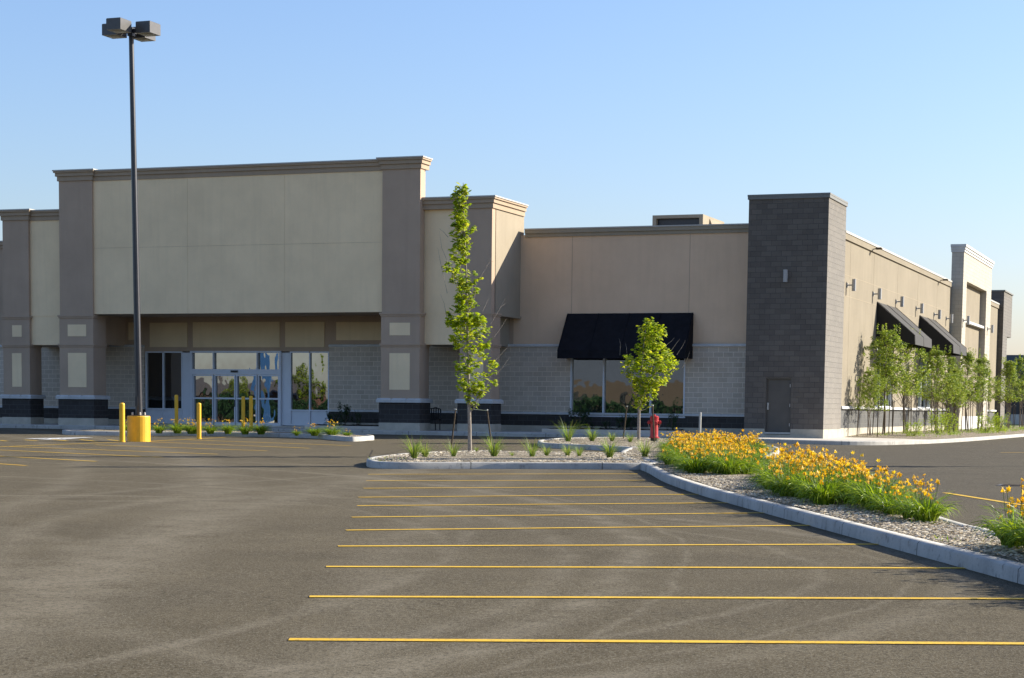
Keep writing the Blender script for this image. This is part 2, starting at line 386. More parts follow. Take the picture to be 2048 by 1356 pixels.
RE = [(2075,1288.5),(2060,1198.5),(1945,1137),(1780,1089),(1650,1051),(1550,1026),(1470,1006),(1400,989),(1330,974),(1290,961),(1275,948)]
for a, b in zip(LE, RE): strip(mb, onG(*a), onG(*b), .118)
for a, b in [((-30,926),(52,931.5)),((-30,911),(192,923)),((-30,899),(325,915)),((10,893),(435,908.6)),((190,890),(534,902)),((300,884),(619,896.7)),((375,880),(702,891.5)),
             ((-30,895),(238,884.5)),((296,882.8),(450,875)),((0,881),(16,882.6)),((49,880),(75,882)),((103,879),(134,882)),((160,879.5),(195,883)),((216,879.5),(238,882)),
             ((1007,907),(1320,915)),((2001,905.5),(2070,905)),((1890,986),(2060,1013))]:
    strip(mb, onG(*a), onG(*b), .12)
tag(mb.build('parking_lines', M['line']), kind='structure')
mb = MB()
for a, b in [((58,877.6),(178,875.2)), ((85,879),(150,877.4)), ((100,876.4),(120,879))]:
    strip(mb, onG(*a), onG(*b), .45, .007)
tag(mb.build('painted_markings', M['white_paint']), kind='structure')

# ------------------------------------------------------------------ kerbed islands
def smooth(pts, k=5, closed=True):
    P = [np.array(p[:2], float) for p in pts]; n = len(P); out = []
    for i in range(n if closed else n-1):
        p0, p1, p2, p3 = (P[(i-1) % n], P[i], P[(i+1) % n], P[(i+2) % n]) if closed else (P[max(i-1, 0)], P[i], P[i+1], P[min(i+2, n-1)])
        for j in range(k):
            t = j/k
            out.append(.5*((2*p1)+(-p0+p2)*t+(2*p0-5*p1+4*p2-p3)*t*t+(-p0+3*p1-3*p2+p3)*t**3))
    if not closed: out.append(P[-1])
    return out
def ccw(P): return sum(P[i][0]*P[(i+1) % len(P)][1]-P[(i+1) % len(P)][0]*P[i][1] for i in range(len(P))) > 0
def offset(P, d):
    n = len(P); out = []
    for i in range(n):
        t = P[(i+1) % n]-P[i-1]; t = t/np.hypot(*t); out.append(P[i]+np.array([-t[1], t[0]])*d)
    return out
def inside(p, P):
    c = False; j = len(P)-1
    for i in range(len(P)):
        if (P[i][1] > p[1]) != (P[j][1] > p[1]) and p[0] < (P[j][0]-P[i][0])*(p[1]-P[i][1])/(P[j][1]-P[i][1])+P[i][0]: c = not c
        j = i
    return c
def kerb(P, h=.145, w=.17):
    mb = MB(); n = len(P); rings = []
    for off, z in ((0, -.05), (0.006, h-.025), (.03, h), (w, h), (w+.01, h-.06)):
        Q = offset(P, off); rings.append([(q[0], q[1], gz(P[i][0], P[i][1])+z) for i, q in enumerate(Q)])
    L = 0
    for i in range(n):
        j = (i+1) % n; l2 = L+float(np.hypot(*(P[j]-P[i])))
        for k in range(4):
            mb.face([rings[k][i], rings[k][j], rings[k+1][j], rings[k+1][i]], uv=[(L, k*.1), (l2, k*.1), (l2, k*.1+.1), (L, k*.1+.1)], smooth=True)
        L = l2
    return tag(mb.build('kerb', M['kerb'], weld=True), kind='structure')
def bed(P, h=.1, name='island_bed', mat='gravel', crown=.06):
    import bmesh
    Q = offset(P, .16); mb = MB()
    me = bpy.data.meshes.new(name); bm = bmesh.new()
    vs = [bm.verts.new((q[0], q[1], 0)) for q in Q]; f = bm.faces.new(vs)
    bmesh.ops.triangulate(bm, faces=[f])
    bmesh.ops.subdivide_edges(bm, edges=bm.edges[:], cuts=3, use_grid_fill=True)
    rnd = random.Random(4)
    for v in bm.verts:
        e = min(float(np.hypot(v.co.x-q[0], v.co.y-q[1])) for q in Q)
        v.co.z = gz(v.co.x, v.co.y)+h+min(e, .8)/.8*crown+(rnd.uniform(-.012, .012) if e > .1 else 0)
    bm.to_mesh(me); bm.free(); me.materials.append(M[mat]); 
    for p in me.polygons: p.use_smooth = True
    o = bpy.data.objects.new(name, me); C.objects.link(o); return tag(o, kind='structure')
G = lambda *p: onG(*p)[:2]
isl_big = [G(1298,947), G(1330,965), G(1400,990), G(1480,1013), G(1560,1035), G(1690,1071), G(1820,1107), G(1940,1140), G(2048,1170), (-.7, 15.0), (.3, 12.8), (1.2, 12.6), (1.0, 14.5), (-.6, 17.8),
           onG(2048,1076,.15)[:2], onG(1970,1054,.15)[:2], onG(1910,1040,.15)[:2], onG(1700,975,.15)[:2], (-8.7, 38.2), onG(1538,921,.15)[:2], onG(1541,910,.15)[:2], (-12.4, 55), (-13.6, 59.2), (-15.2, 60.8), (-16.8, 60.0), (-17.2, 57), (-15.7, 50), (-13.6, 43.5), (-12.2, 40.2)]
isl_big = smooth(isl_big, 4)
if not ccw(isl_big): isl_big = isl_big[::-1]
isl_a = [G(736,934), G(752,936.5), G(800,938), G(900,938), G(1000,938), G(1150,938.5), (-11.9, 40.4), (-12.7, 42.8), (-13.6, 45.5), (-14.6, 48.0), G(1000,914), (-18.4, 47.6), (-19.3, 44.6), (-19.0, 41.6), (-18.5, 39.6)]
isl_a = smooth(isl_a, 4)
if not ccw(isl_a): isl_a = isl_a[::-1]
isl_b = [(-20.9, 57.6), (-19.9, 55.6), G(1200,901), (-15.6, 53.0), (-15.8, 56), (-16.9, 60), (-18.2, 64.6), (-20.1, 66.0), (-21.6, 63.5), (-21.6, 60)]
isl_b = smooth(isl_b, 4)
if not ccw(isl_b): isl_b = isl_b[::-1]
isl_l = [(-40.6, 60.4), (-39.0, 59.9), (-36.5, 61.3), G(455,873), G(610,876), G(690,882.5), G(720,882.5), (-27.9, 59.6), (-28.2, 60.9), (-30.0, 63.0), (-33.6, 64.6), (-37.5, 64.4), (-41.5, 62.6)]
isl_l = smooth(isl_l, 4)
if not ccw(isl_l): isl_l = isl_l[::-1]
for i, P in enumerate((isl_big, isl_a, isl_b, isl_l)):
    kerb(P, .145+.004*i); bed(P, .10+.003*i)
def chips(name, P, n, rmin, rmax, seed, ylim=None, label=''):
    rnd = random.Random(seed); Q = offset(P, .2); xs = [q[0] for q in Q]; ys = [q[1] for q in Q]; vs = []; fs = []; k = 0; tries = 0
    y0, y1 = ylim or (min(ys), max(ys))
    while k < n and tries < n*30:
        tries += 1; x, y = rnd.uniform(min(xs), max(xs)), rnd.uniform(y0, y1)
        if not inside((x, y), Q): continue
        e = .5
        a = rnd.uniform(0, 6.28); L = rnd.uniform(rmin, rmax); w = L*rnd.uniform(.25, .6); z = gz(x, y)+.105+min(e, .8)/.8*.06+rnd.uniform(.0, .025)
        d = Vector((math.cos(a), math.sin(a), rnd.uniform(-.22, .22)))*L; q = Vector((-math.sin(a), math.cos(a), rnd.uniform(-.3, .3)))*w; c = Vector((x, y, z)); b = len(vs)
        vs += [c-d-q, c+d-q*.6, c+d*.8+q, c-d*.9+q*.8, c+Vector((0, 0, w*.35))]; fs += [(b, b+1, b+4), (b+1, b+2, b+4), (b+2, b+3, b+4), (b+3, b, b+4)]; k += 1
    me = bpy.data.meshes.new(name); me.from_pydata([tuple(v) for v in vs], [], fs); me.materials.append(M['chip'])
    o = bpy.data.objects.new(name, me); C.objects.link(o); tag(o, label, 'mulch', kind='stuff')
chips('wood_chips', isl_big, 16000, .014, .034, 3, (15, 36), 'pale wood chips covering the near part of the curved island')
chips('wood_chips', isl_a, 7000, .02, .05, 5, None, 'pale wood chips around the grass clumps on the long narrow island')
chips('wood_chips', isl_b, 3500, .02, .05, 6, None, 'pale wood chips round the hydrant on the small island')

# ------------------------------------------------------------------ sidewalk and side bed
edge = smooth([(-80, 69.4), (-60, 69.4), (-40, 69.5), (-25, 69.5), (-18.5, 69.3), (-15.2, 69.0), (-12.9, 69.9), (-11.7, 72.6), (-11.1, 78), (-10.75, 86), (-10.5, 104), (-10.4, 125), (-9.5, 150), (-5, 170)], 8, False)
inner = [(min(max(p[0], -80), -15.2) if p[1] < 76 else -15.2, 74.2 if p[1] < 72 else max(p[1], 74.2)) for p in edge]
mb = MB(); L = 0
def top(q, dz=0.0): return (q[0], q[1], gz(q[0], max(q[1], 69.5))+.15+dz)
def off_open(P, d):
    out = []
    for i in range(len(P)):
        t = np.array(P[min(i+1, len(P)-1)])-np.array(P[max(i-1, 0)]); t = t/np.hypot(*t); out.append(np.array(P[i])+np.array([-t[1], t[0]])*d)
    return out
e2 = off_open(edge, .03); e3 = off_open(edge, .17)
kb = MB()
for i in range(len(edge)-1):
    l2 = L+float(np.hypot(*(np.array(edge[i+1])-np.array(edge[i]))))
    a, b = edge[i], edge[i+1]; A = (a[0], a[1], top(a)[2]-.4); B = (b[0], b[1], top(b)[2]-.4)
    for q in ((A, B, top(b, -.02), top(a, -.02)), (top(a, -.02), top(b, -.02), top(e2[i+1], .003), top(e2[i], .003)), (top(e2[i], .003), top(e2[i+1], .003), top(e3[i+1], .003), top(e3[i], .003))):
        kb.face(q, uv=[(L, 0), (l2, 0), (l2, .1), (L, .1)])
    mb.face([top(e3[i]), top(e3[i+1]), top(inner[i+1]), top(inner[i])])
    L = l2
tag(mb.build('sidewalk', M['conc']), kind='structure'); tag(kb.build('kerb', M['kerb']), kind='structure')
mb = MB(); be = off_open(edge, .2)
sel = [i for i in range(len(edge)) if edge[i][1] > 76.8]
NB = 6
for i in sel[:-1]:
    for k in range(NB):
        q = []
        for ii, kk in ((i, k), (i+1, k), (i+1, k+1), (i, k+1)):
            t = kk/NB; x = be[ii][0]*(1-t)+(-15.1)*t; y = be[ii][1]; q.append((x, y, top((x, y), .008+.10*math.sin(min(1, t*1.5)*1.57)*min(1, max(0, (y-77.2)/4)))[2]))
        mb.face(q)
tag(mb.build('side_bed', M['gravel']), kind='structure')

# ------------------------------------------------------------------ the store
YW, YH, YL = 73.8, 70.2, 70.55
XT, YT, XS = -14.72, 72.6, -14.8
store = empty('store_building', (-32, 73.8, 0), 'long tan and cream retail building with dark block base and charcoal corner tower', 'building')
def P_(name, mb, mat, parent=store): return mb.build(name, M[mat], parent)
Zcap, Zdt, Zdb = 3.60, .84, .38     # top of grey block, top of dark block, top of concrete
ZH, ZL, ZW = 10.93, 9.38, 8.38      # roof lines
xA0, xA1 = -47.37, -45.72; xR0, xR1 = -32.2, -30.55
x00, x01 = XY(6, 550, YL), XY(57.5, 550, YL); xB0, xB1 = XY(922, 550, YL), -27.62
zsof, zl = 4.90, 3.58; zb1, zb2 = 4.80, 3.58
WX0 = -78
# main mass and roof
b = MB(); b.box(WX0, -15.1, 74.3, 130, -.5, 8.0); P_('roof_deck', b, 'roof')
# front wing stucco wall above the block, right of the entrance and far left; entrance header wall
b = MB(); b.box(-27.9, -17.5, YW, 74.3, Zcap, 8.13); P_('wall', b, 'tan')
b = MB(); b.box(WX0, -46.5, YW, 74.3, Zcap, 8.13); P_('wall', b, 'taupe')
dx0, dx1 = XY(290.5, 760, YW), XY(658.5, 760, YW)
b = MB(); b.box(-46.5, -27.9, YW, 74.3, Zcap-.25, zsof+.3); P_('entrance_header', b, 'taupe')
# header insets
for k, (u0, u1, v0, v1) in enumerate([(257,272,645,680),(299.5,374.3,645.3,694.2),(385.7,559.3,644,694.7),(570.5,648.8,644,694.2),(672.5,768,644,680.3)]):
    b = MB(); b.box(XY(u0, 670, YW-.03), XY(u1, 670, YW-.03), YW-.035, YW+.05, ZY((u0+u1)/2, v1, YW), ZY((u0+u1)/2, v0, YW)); P_('inset_panel', b, 'cream_low')
# recess side returns + soffit
for xa in (-46.65, -31.6): b = MB(); b.box(xa, xa+.3, YH+1.2, YW, Zcap+.05, zsof); P_('recess_side', b, 'taupe')
b = MB(); b.box(xA0+.1, xR1-.1, YH+.12, YW+.3, zsof, 8.0); b.box(xA0+.1, xR1-.1, YH+.12, YH+.72, 8.0, ZH-.4); P_('entrance_canopy', b, 'taupe')
# the big sign panel, scored in six
jz = 7.65; jx = [xA1+.0, -41.15, -36.62, xR0]
b = MB()
for i in range(3):
    for z0, z1 in ((zsof-.03, jz), (jz, ZH-.42)):
        b.box(jx[i]+(.004 if i else 0), jx[i+1]-(.004 if i < 2 else 0), YH+.10, YH+.113, z0+(.004 if z0 == jz else 0), z1-(.004 if z1 == jz else 0))
P_('sign_panel', b, 'cream')
def pier(x0, x1, y0, zt, dep, low, insets, ext_up=.42):
    b = MB(); b.box(x0, x1, y0, y0+ext_up, zb1, zt); P_('pier_shaft', b, 'taupe')
    b = MB(); b.box(x0-.02, x1+.02, y0-.02, y0+dep, 1.4, zb1-.02); P_('pier_shaft', b, 'taupe')
    for z in (zb1, zb2):
        b = MB(); b.box(x0-.08, x1+.08, y0-.08, y0+dep+.03, z-.035, z+.035); b.box(x0-.05, x1+.05, y0-.05, y0+dep+.02, z-.10, z-.035)
        P_('band', b, 'taupe')
    b = MB(); xs = [x0-.16+(x1-x0+.32)*k/3 for k in range(4)]
    for k in range(3): b.box(xs[k]+.005, xs[k+1]-.005, y0-.17, y0+dep+.12, 1.25, 1.42, .055)
    P_('stone_cap', b, 'cap')
    b = MB(); b.box(x0-.07, x1+.07, y0-.08, y0+dep+.06, .44, 1.25); P_('dark_base', b, 'dark_block')
    b = MB(); b.box(x0-.075, x1+.075, y0-.085, y0+dep+.065, -.2, .44); P_('plinth', b, 'plinth')
    for a0, a1, z0, z1 in insets:
        b = MB(); b.box(a0, a1, y0-.03, y0+.05, z0, z1); P_('inset_panel', b, 'cream')
c = (xA0+xA1)/2
pier(xA0, xA1, YH, ZH-.4, .95, 0, [(xA0+.40, xA0+1.32, 3.93, 4.43), (xA0+.40, xA0+1.32, 1.76, 3.22)])
pier(xR0, xR1, YH, ZH-.4, .95, 0, [(xR0+.36, xR0+1.25, 3.93, 4.43), (xR0+.36, xR0+1.25, 1.76, 3.22)])
pier(x00, x01, YL, ZL-.4, .85, 0, [(XY(25, 660, YL), XY(44, 660, YL), 3.93, 4.43), (XY(25, 740, YL), XY(44, 740, YL), 1.76, 3.22)])
pier(xB0, xB1, YL, ZL-.4, .95, 0, [(XY(934, 660, YL), XY(967, 660, YL), 3.93, 4.43), (XY(934, 740, YL), XY(967, 740, YL), 1.76, 3.22)])
# low blocks either side
b = MB(); b.box(x01-.3, xA0+.05, YL+.13, YL+.5, zb1+.02, ZL-.42); b.box(x01-.3, xA0+.05, YL+.13, YL+.5, zl, zb1-.02); b.box(x01-.3, xA0+.05, YL+.145, YL+.5, zb1-.02, zb1+.02)
P_('cream_panel', b, 'cream')
b = MB(); b.box(xR1-.05, xB0+.3, YL+.13, YL+.5, zb1+.02, ZL-.42); b.box(xR1-.05, xB0+.3, YL+.13, YL+.5, zl, zb1-.02); b.box(xR1-.05, xB0+.3, YL+.145, YL+.5, zb1-.02, zb1+.02)
P_('cream_panel', b, 'cream')
b = MB(); b.box(x00+.02, xA0+.2, YL+.4, YW+.45, zl+.01, 8.4); b.box(x00+.02, xA0+.2, YL+.4, YL+1., 8.4, ZL-.4); P_('side_block', b, 'taupe')
b = MB(); b.box(xR1-.2, xB1-.46, YL+.4, YW, zl+.01, zb1); P_('side_block', b, 'trimtan')
b = MB(); b.box(xR1-.2, xB1, YL+.36, YW+.35, zb1, ZL-.41); P_('side_block', b, 'trimtan')
b = MB(); b.box(xB1-.3, xB1+.06, YL+.36, YW, zb1-.06, zb1+.02); P_('ledge', b, 'trimtan')
# cornices: three stepped courses with a metal cap
def cornice(x0, x1, y0, y1, zt, h=.46, right=True, left=True, steps=(.17, .115, .055), mat='cornice'):
    b = MB(); hs = [(zt-h, zt-h*.58), (zt-h*.58, zt-h*.26), (zt-h*.26, zt-.05)]
    for (z0, z1), o in zip(hs, steps[::-1]):
        b.box(x0-(o if left else 0), x1+(o if right else 0), y0-o, y1, z0, z1)
    P_('cornice', b, mat)
    b = MB(); o = steps[0]+.03; b.box(x0-(o if left else 0), x1+(o if right else 0), y0-o, y1+.02, zt-.05, zt); P_('cap_flashing', b, 'flash')
cornice(xA0, xA1, YH, YH+.75, ZH+.03); cornice(xR0, xR1, YH, YH+.75, ZH+.03)
cornice(xA1, xR0, YH+.12, YH+.75, ZH-.01, .45, False, False)
cornice(x00, x01, YL, YL+1.0, ZL+.03); cornice(x01, xA0-.005, YL+.14, YL+1.0, ZL-.01, .45, False, False)
cornice(xR1+.005, xB1, YL+.0, YW+.3, ZL+.0, .47, True, False)
cornice(-27.42, -17.83, YW, 74.3, ZW, .34, False, False, (.12, .12, .06), 'trimtan')
cornice(WX0, x00-.35, YW, 74.3, ZW+.02, .34, False, False, (.12, .12, .06), 'cornice')
# wall joints (thin raised beads are real reveals)
for u in (1144, 1379): b = MB(); b.box(XY(u, 550, YW)-.012, XY(u, 550, YW)+.012, YW-.004, YW+.01, 3.72, 8.03); P_('wall_joint', b, 'taupe')
# grey block walls, sills and dark base
wx0, wx1 = XY(1142, 770, YW), XY(1371, 770, YW); wz0, wz1 = ZY(1142, 830, YW), 3.35
def gblock(x0, x1): 
    b = MB(); b.box(x0, x1, YW-.06, YW+.4, Zdt+.09, Zcap-.0); P_('block_wall', b, 'gray_block')
    b = MB(); n = max(1, round((x1-x0)/1.2)); 
    for k in range(n):
        b.box(x0+(x1-x0)*k/n+.004, x0+(x1-x0)*(k+1)/n-.004, YW-.14, YW+.1, Zcap, Zcap+.10, .03)
    P_('stone_cap', b, 'cap')
def gbase(x0, x1):
    b = MB(); n = max(1, round((x1-x0)/1.2))
    for k in range(n): b.box(x0+(x1-x0)*k/n+.004, x0+(x1-x0)*(k+1)/n-.004, YW-.14, YW+.1, Zdt, Zdt+.09, .03)
    P_('stone_sill', b, 'cap')
    b = MB(); b.box(x0, x1, YW-.08, YW+.4, Zdb, Zdt); P_('dark_base', b, 'dark_block')
    b = MB(); b.box(x0, x1, YW-.085, YW+.4, -.3, Zdb); P_('plinth', b, 'plinth')
gblock(WX0, dx0-.02); gbase(WX0, dx0-.02)
gblock(dx1+.02, wx0); gblock(wx1, -17.79); gbase(dx1+.02, -17.79)
for za, zb in ((wz1, Zcap), (Zdt+.09, wz0)): b = MB(); b.box(wx0, wx1, YW-.06, YW+.4, za, zb); P_('block_wall', b, 'gray_block')

# entrance glazing
def frame_bars(name, bars, parent, y0, y1, mat='alu'):
    b = MB()
    for x0, x1, z0, z1 in bars: b.box(x0, x1, y0, y1, z0, z1)
    return b.build(name, M[mat], parent)
def zz(v, u=470): return ZY(u, v, YW)
def xx(u): return XY(u, 770, YW)
zt, zbm = Zcap-.2, .22
def bay(u0, u1, um, vg0, vg1, vs1):
    w = MB(); w.box(xx(u0)+.03, xx(u1)-.03, YW+.05, YW+.06, zz(vg1, u0), zt-.03)
    g = w.build('window', M['glass'], store)
    t = .055
    frame_bars('frame', [(xx(u0), xx(u0)+t, zbm, zt), (xx(u1)-t, xx(u1), zbm, zt), (xx(um)-t/2, xx(um)+t/2, zbm, zt-t),
        (xx(u0)+t, xx(um)-t/2, zt-t, zt), (xx(um)+t/2, xx(u1)-t, zt-t, zt), (xx(u0)+t, xx(um)-t/2, zz(vg1, u0)-.06, zz(vg1, u0)), (xx(um)+t/2, xx(u1)-t, zz(vg1, u0)-.06, zz(vg1, u0)),
        (xx(u0)+t, xx(um)-t/2, zbm, zbm+.08), (xx(um)+t/2, xx(u1)-t, zbm, zbm+.08)], g, YW-.03, YW+.1)
    frame_bars('kick_panel', [(xx(u0)+t, xx(u1)-t, zbm+.05, zz(vg1, u0)-.03)], g, YW+.03, YW+.09)
    return g
bay(291.5, 365.5, 326.6, 709, 816, 835); bay(580, 658.5, 619.6, 711, 819, 838)
for ua, ub in ((365.5, 383), (562.7, 580)): b = MB(); b.box(xx(ua), xx(ub), YW+.0, YW+.09, zbm, zt); P_('infill_panel', b, 'alu')
zth = zz(738.5); zdh = zz(748); z_mid = zz(797); z_db = .22
door = MB(); door.box(xx(385), xx(561), YW+.03, YW+.04, z_db+.05, zt-.05); door = door.build('entrance_door', M['glass'], store)
vert = [383, 427.5, 472, 516, 560.5]
t = .05; bars = [(xx(383)-.02, xx(383)+t+.03, .17, zt+.02), (xx(562.7)-t-.03, xx(562.7)+.02, .17, zt+.02), (xx(383)+t+.03, xx(562.7)-t-.03, zt-.06, zt+.02), (xx(383)+t+.03, xx(562.7)-t-.03, zdh-.02, zth)]
for u in (428.5, 516): bars.append((xx(u)-t/2, xx(u)+t/2, zth, zt-.06))
frame_bars('frame', bars, door, YW-.10, YW+.08)
for u0, u1 in ((386.5, 428), (430, 472), (473.2, 515), (517, 559.5)):
    a, c2 = xx(u0), xx(u1)
    frame_bars('door_leaf', [(a, a+.055, .18, zdh-.03), (c2-.055, c2, .18, zdh-.03), (a+.055, c2-.055, zdh-.09, zdh-.03), (a+.055, c2-.055, z_mid-.035, z_mid+.035), (a+.055, c2-.055, .18, .32)], door, YW-.07, YW+.05)
b = MB(); b.box(xx(465), xx(478), YW-.17, YW-.10, (zth+zdh)/2-.03, (zth+zdh)/2+.05); b.build('door_sensor', M['black'], door)
b = MB(); b.box(xx(471)-.02, xx(471)+.01, YW-.1, YW-.07, 1.0, 1.3); b.build('door_handle', M['black'], door)
b = MB(); b.box(dx0, dx1, YW-.35, YW+.3, .0, .20, .02); P_('threshold_step', b, 'conc')
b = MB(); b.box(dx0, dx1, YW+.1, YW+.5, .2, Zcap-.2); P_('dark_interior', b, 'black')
# big wing window under awning
b = MB(); b.box(wx0, wx1, YW+.03, YW+.04, wz0, wz1); win = P_('window', b, 'glass')
ms = [XY(1208, 770, YW), XY(1302, 770, YW)]; t = .055
bars = [(wx0, wx0+t, wz0, wz1), (wx1-t, wx1, wz0, wz1), (wx0+t, wx1-t, wz1-t, wz1), (wx0-.03, wx1+.03, wz0-.06, wz0)] + [(q-t/2, q+t/2, wz0, wz1-t) for q in ms]
frame_bars('frame', bars, win, YW-.10, YW+.08)
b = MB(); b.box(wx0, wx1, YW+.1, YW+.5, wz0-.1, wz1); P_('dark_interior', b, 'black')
def awning(x0, x1, yw, proj, zt_, zv, zb_, mat, axis='Y', seams=3):
    """shed awning of stretched canvas with closed ends, open below; walls run along X (axis Y) or along Y (axis X, x0/x1 are Y values)"""
    mb = MB(); th = .03
    def pt(a, d, z): return (a, yw-d, z) if axis == 'Y' else (yw+d, a, z)
    prof = [(0.0, zt_), (proj, zv), (proj+.02, zb_)]; inn = [(0.0, zt_-th*1.6), (proj-th, zv-th*.6), (proj+.02-th, zb_)]
    N = 12; rnd = random.Random(2)
    for i in range(N):
        a0, a1 = x0+(x1-x0)*i/N, x0+(x1-x0)*(i+1)/N
        for P2 in (prof, inn):
            for k in range(2):
                q = [pt(a0, *P2[k]), pt(a1, *P2[k]), pt(a1, *P2[k+1]), pt(a0, *P2[k+1])]
                mb.face(q if P2 is prof else q[::-1])
        mb.face([pt(a0, *prof[2]), pt(a1, *prof[2]), pt(a1, *inn[2]), pt(a0, *inn[2])])
    for a in (x0, x0+th, x1-th, x1):
        mb.face([pt(a, 0, zt_), pt(a, *prof[1]), pt(a, *prof[2]), pt(a, 0, zb_+.02)])
    for a in (x0, x1-th):
        mb.face([pt(a, 0, zb_+.02), pt(a, *prof[2]), pt(a+th, *prof[2]), pt(a+th, 0, zb_+.02)])
    o = mb.build('awning', M[mat], store)
    for k in range(seams+1):
        fr = MB(); a = x0+.05+(x1-x0-.1)*k/seams
        fr.tube([pt(a, .02, zt_+.006), pt(a, proj, zv+.008), pt(a, proj+.025, zb_)], .011, 5)
        fr.build('seam', M[mat], o)
    return o
awning(-25.55, -20.25, YW-.06, 1.15, 4.93, 3.42, 3.09, 'awning', seams=4)

# corner tower
TX0 = -17.82; TY1 = 76.05; dX0, dX1 = XY(1530, 810, YT), XY(1582, 810, YT); dz0, dz1 = .26, 2.37
ZT = 9.30
b = MB()
b.box(TX0, dX0-.0, YT, TY1, .40, ZT); b.box(dX1, XT, YT, TY1, .40, ZT); b.box(dX0, dX1, YT, TY1, dz1, ZT); b.box(dX0, dX1, YT+.25, TY1, .0, dz1)
P_('tower_wall', b, 'tower_block')
b = MB(); b.box(TX0-.004, dX0, YT-.006, TY1+.004, -.35, .40); b.box(dX1, XT+.004, YT-.006, TY1+.004, -.35, .40); b.box(dX0, dX1, YT-.006, YT+.3, -.35, dz0-.08); P_('plinth', b, 'plinth')
b = MB(); b.box(TX0-.05, XT+.055, YT-.055, TY1+.055, ZT-.02, ZT+.05); b.box(TX0-.04, XT+.045, YT-.045, TY1+.045, ZT-.13, ZT-.02); P_('cap_flashing', b, 'cap_dark')
b = MB(); b.box(dX0+.05, dX1-.05, YT+.12, YT+.16, dz0+.02, dz1-.06); sd = P_('service_door', b, 'steel_door')
b = MB(); b.box(dX0, dX0+.05, YT+.05, YT+.2, dz0, dz1); b.box(dX1-.05, dX1, YT+.05, YT+.2, dz0, dz1); b.box(dX0+.05, dX1-.05, YT+.05, YT+.2, dz1-.06, dz1); b.build('frame', M['steel_door'], sd)
b = MB(); b.box(dX0+.07, dX0+.13, YT+.06, YT+.12, 1.13, 1.40); b.tube([(dX0+.10, YT+.02, 1.2), (dX0+.10, YT+.02, 1.33)], .012, 6); b.build('door_handle', M['galv'], sd)
b = MB(); b.box(dX0, dX1, YT-.04, YT+.12, dz0-.06, dz0+.01); b.build('threshold', M['galv'], sd)
for z in (.5, 1.25, 2.0): b = MB(); b.box(dX1-.07, dX1-.045, YT+.04, YT+.06, z, z+.12); b.build('hinge', M['galv'], sd)

# right-hand side wall
YS0 = 76.05; YS1 = 106.4; YF = 129.0
aw = [(83.9, 88.9), (95.9, 101.0)]; wz = [(1.42, 4.0)]
b = MB(); ycur = YS0
for y0, y1 in aw:
    b.box(XS-.3, XS, ycur, y0+.3, 1.28, 8.0); b.box(XS-.3, XS, y0+.3, y1-.2, 3.95, 8.0); ycur = y1-.2
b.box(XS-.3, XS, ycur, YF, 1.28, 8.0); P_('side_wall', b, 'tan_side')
b = MB(); b.box(XS-.3, XS+.02, YS0, YF, .42, 1.20); P_('side_block_base', b, 'side_block')
b = MB(); b.box(XS-.3, XS+.03, YS0, YF, -.4, .42); P_('plinth', b, 'plinth')
b = MB(); y = YS0+.02
while y < YF-.5: b.box(XS-.1, XS+.13, y+.004, min(y+1.6, YF)-.004, 1.20, 1.31, .03); y += 1.6
P_('stone_sill', b, 'cap')
b = MB(); b.box(XS-.3, XS+.07, YS0, YS1, 7.92, 8.16); P_('cornice', b, 'tan_side')
b = MB(); b.box(XS-.35, XS+.10, YS0, YS1, 8.16, 8.25); P_('cap_flashing', b, 'white_paint' if False else 'flash')
b = MB(); b.box(XS-.3, XS+.07, 119.6, YF, 7.92, 8.16); P_('cornice', b, 'tan_side')
b = MB(); b.box(XS-.35, XS+.10, 119.6, YF, 8.16, 8.25); P_('cap_flashing', b, 'flash')
b = MB()
for z in (6.55, 5.72): b.box(XS-.01, XS+.004, YS0, YS1, z-.012, z+.012)
for y in (77.6, 83.0, 89.2, 95.2, 101.6): b.box(XS-.01, XS+.005, y-.012, y+.012, 1.32, 7.9)
P_('wall_joint', b, 'trimtan')
for (y0, y1) in aw:
    awning(y0, y1, XS, 1.68, 5.88, 4.42, 4.03, 'awning_side', axis='X', seams=2)
    b = MB(); b.box(XS-.14, XS-.13, y0+.3, y1-.2, 1.3, 3.95); wn = P_('window', b, 'glass')
    b = MB()
    for q in (y0+.3, (y0+y1)/2-.8, (y0+y1)/2+.85, y1-.25): b.box(XS-.18, XS-.06, q, q+.05, 1.31, 3.95)
    b.box(XS-.179, XS-.061, y0+.35, y1-.25, 3.3, 3.36); b.box(XS-.179, XS-.061, y0+.35, y1-.25, 1.31, 1.37); b.build('frame', M['alu'], wn)
# block pilaster with recessed panel and stepped cornice
XP = -14.18; py0, py1 = 106.9, 119.7
pf = XP; rb0, rb1 = 108.4, 117.4; zr = 8.35
b = MB(); b.box(XS-.03, pf, py0, rb0, -.3, 9.85); b.box(XS-.03, pf, rb1, py1, -.3, 9.85); b.box(XS-.03, pf, rb0, rb1, zr, 9.85); P_('block_pilaster', b, 'cream_block')
b = MB(); b.box(XS-.2, pf-.35, rb0, rb1, .9, 6.15); b.box(XS-.2, pf-.35, rb0, rb1, 6.25, zr); P_('recessed_panel', b, 'tan_side')
b = MB(); b.box(XS-.2, pf-.08, rb0, rb1, 6.13, 6.27); P_('ledge', b, 'cap')
b = MB(); b.box(XS-.2, pf-.05, rb0, rb1, -.3, .9); P_('plinth', b, 'cap')
b = MB()
for (z0, z1), o in zip(((9.85, 9.98), (9.98, 10.12), (10.12, 10.26)), (.04, .08, .13)): b.box(XS-.06-o*.3, pf+o, py0-o, py1+o, z0, z1)
P_('cornice', b, 'cap')
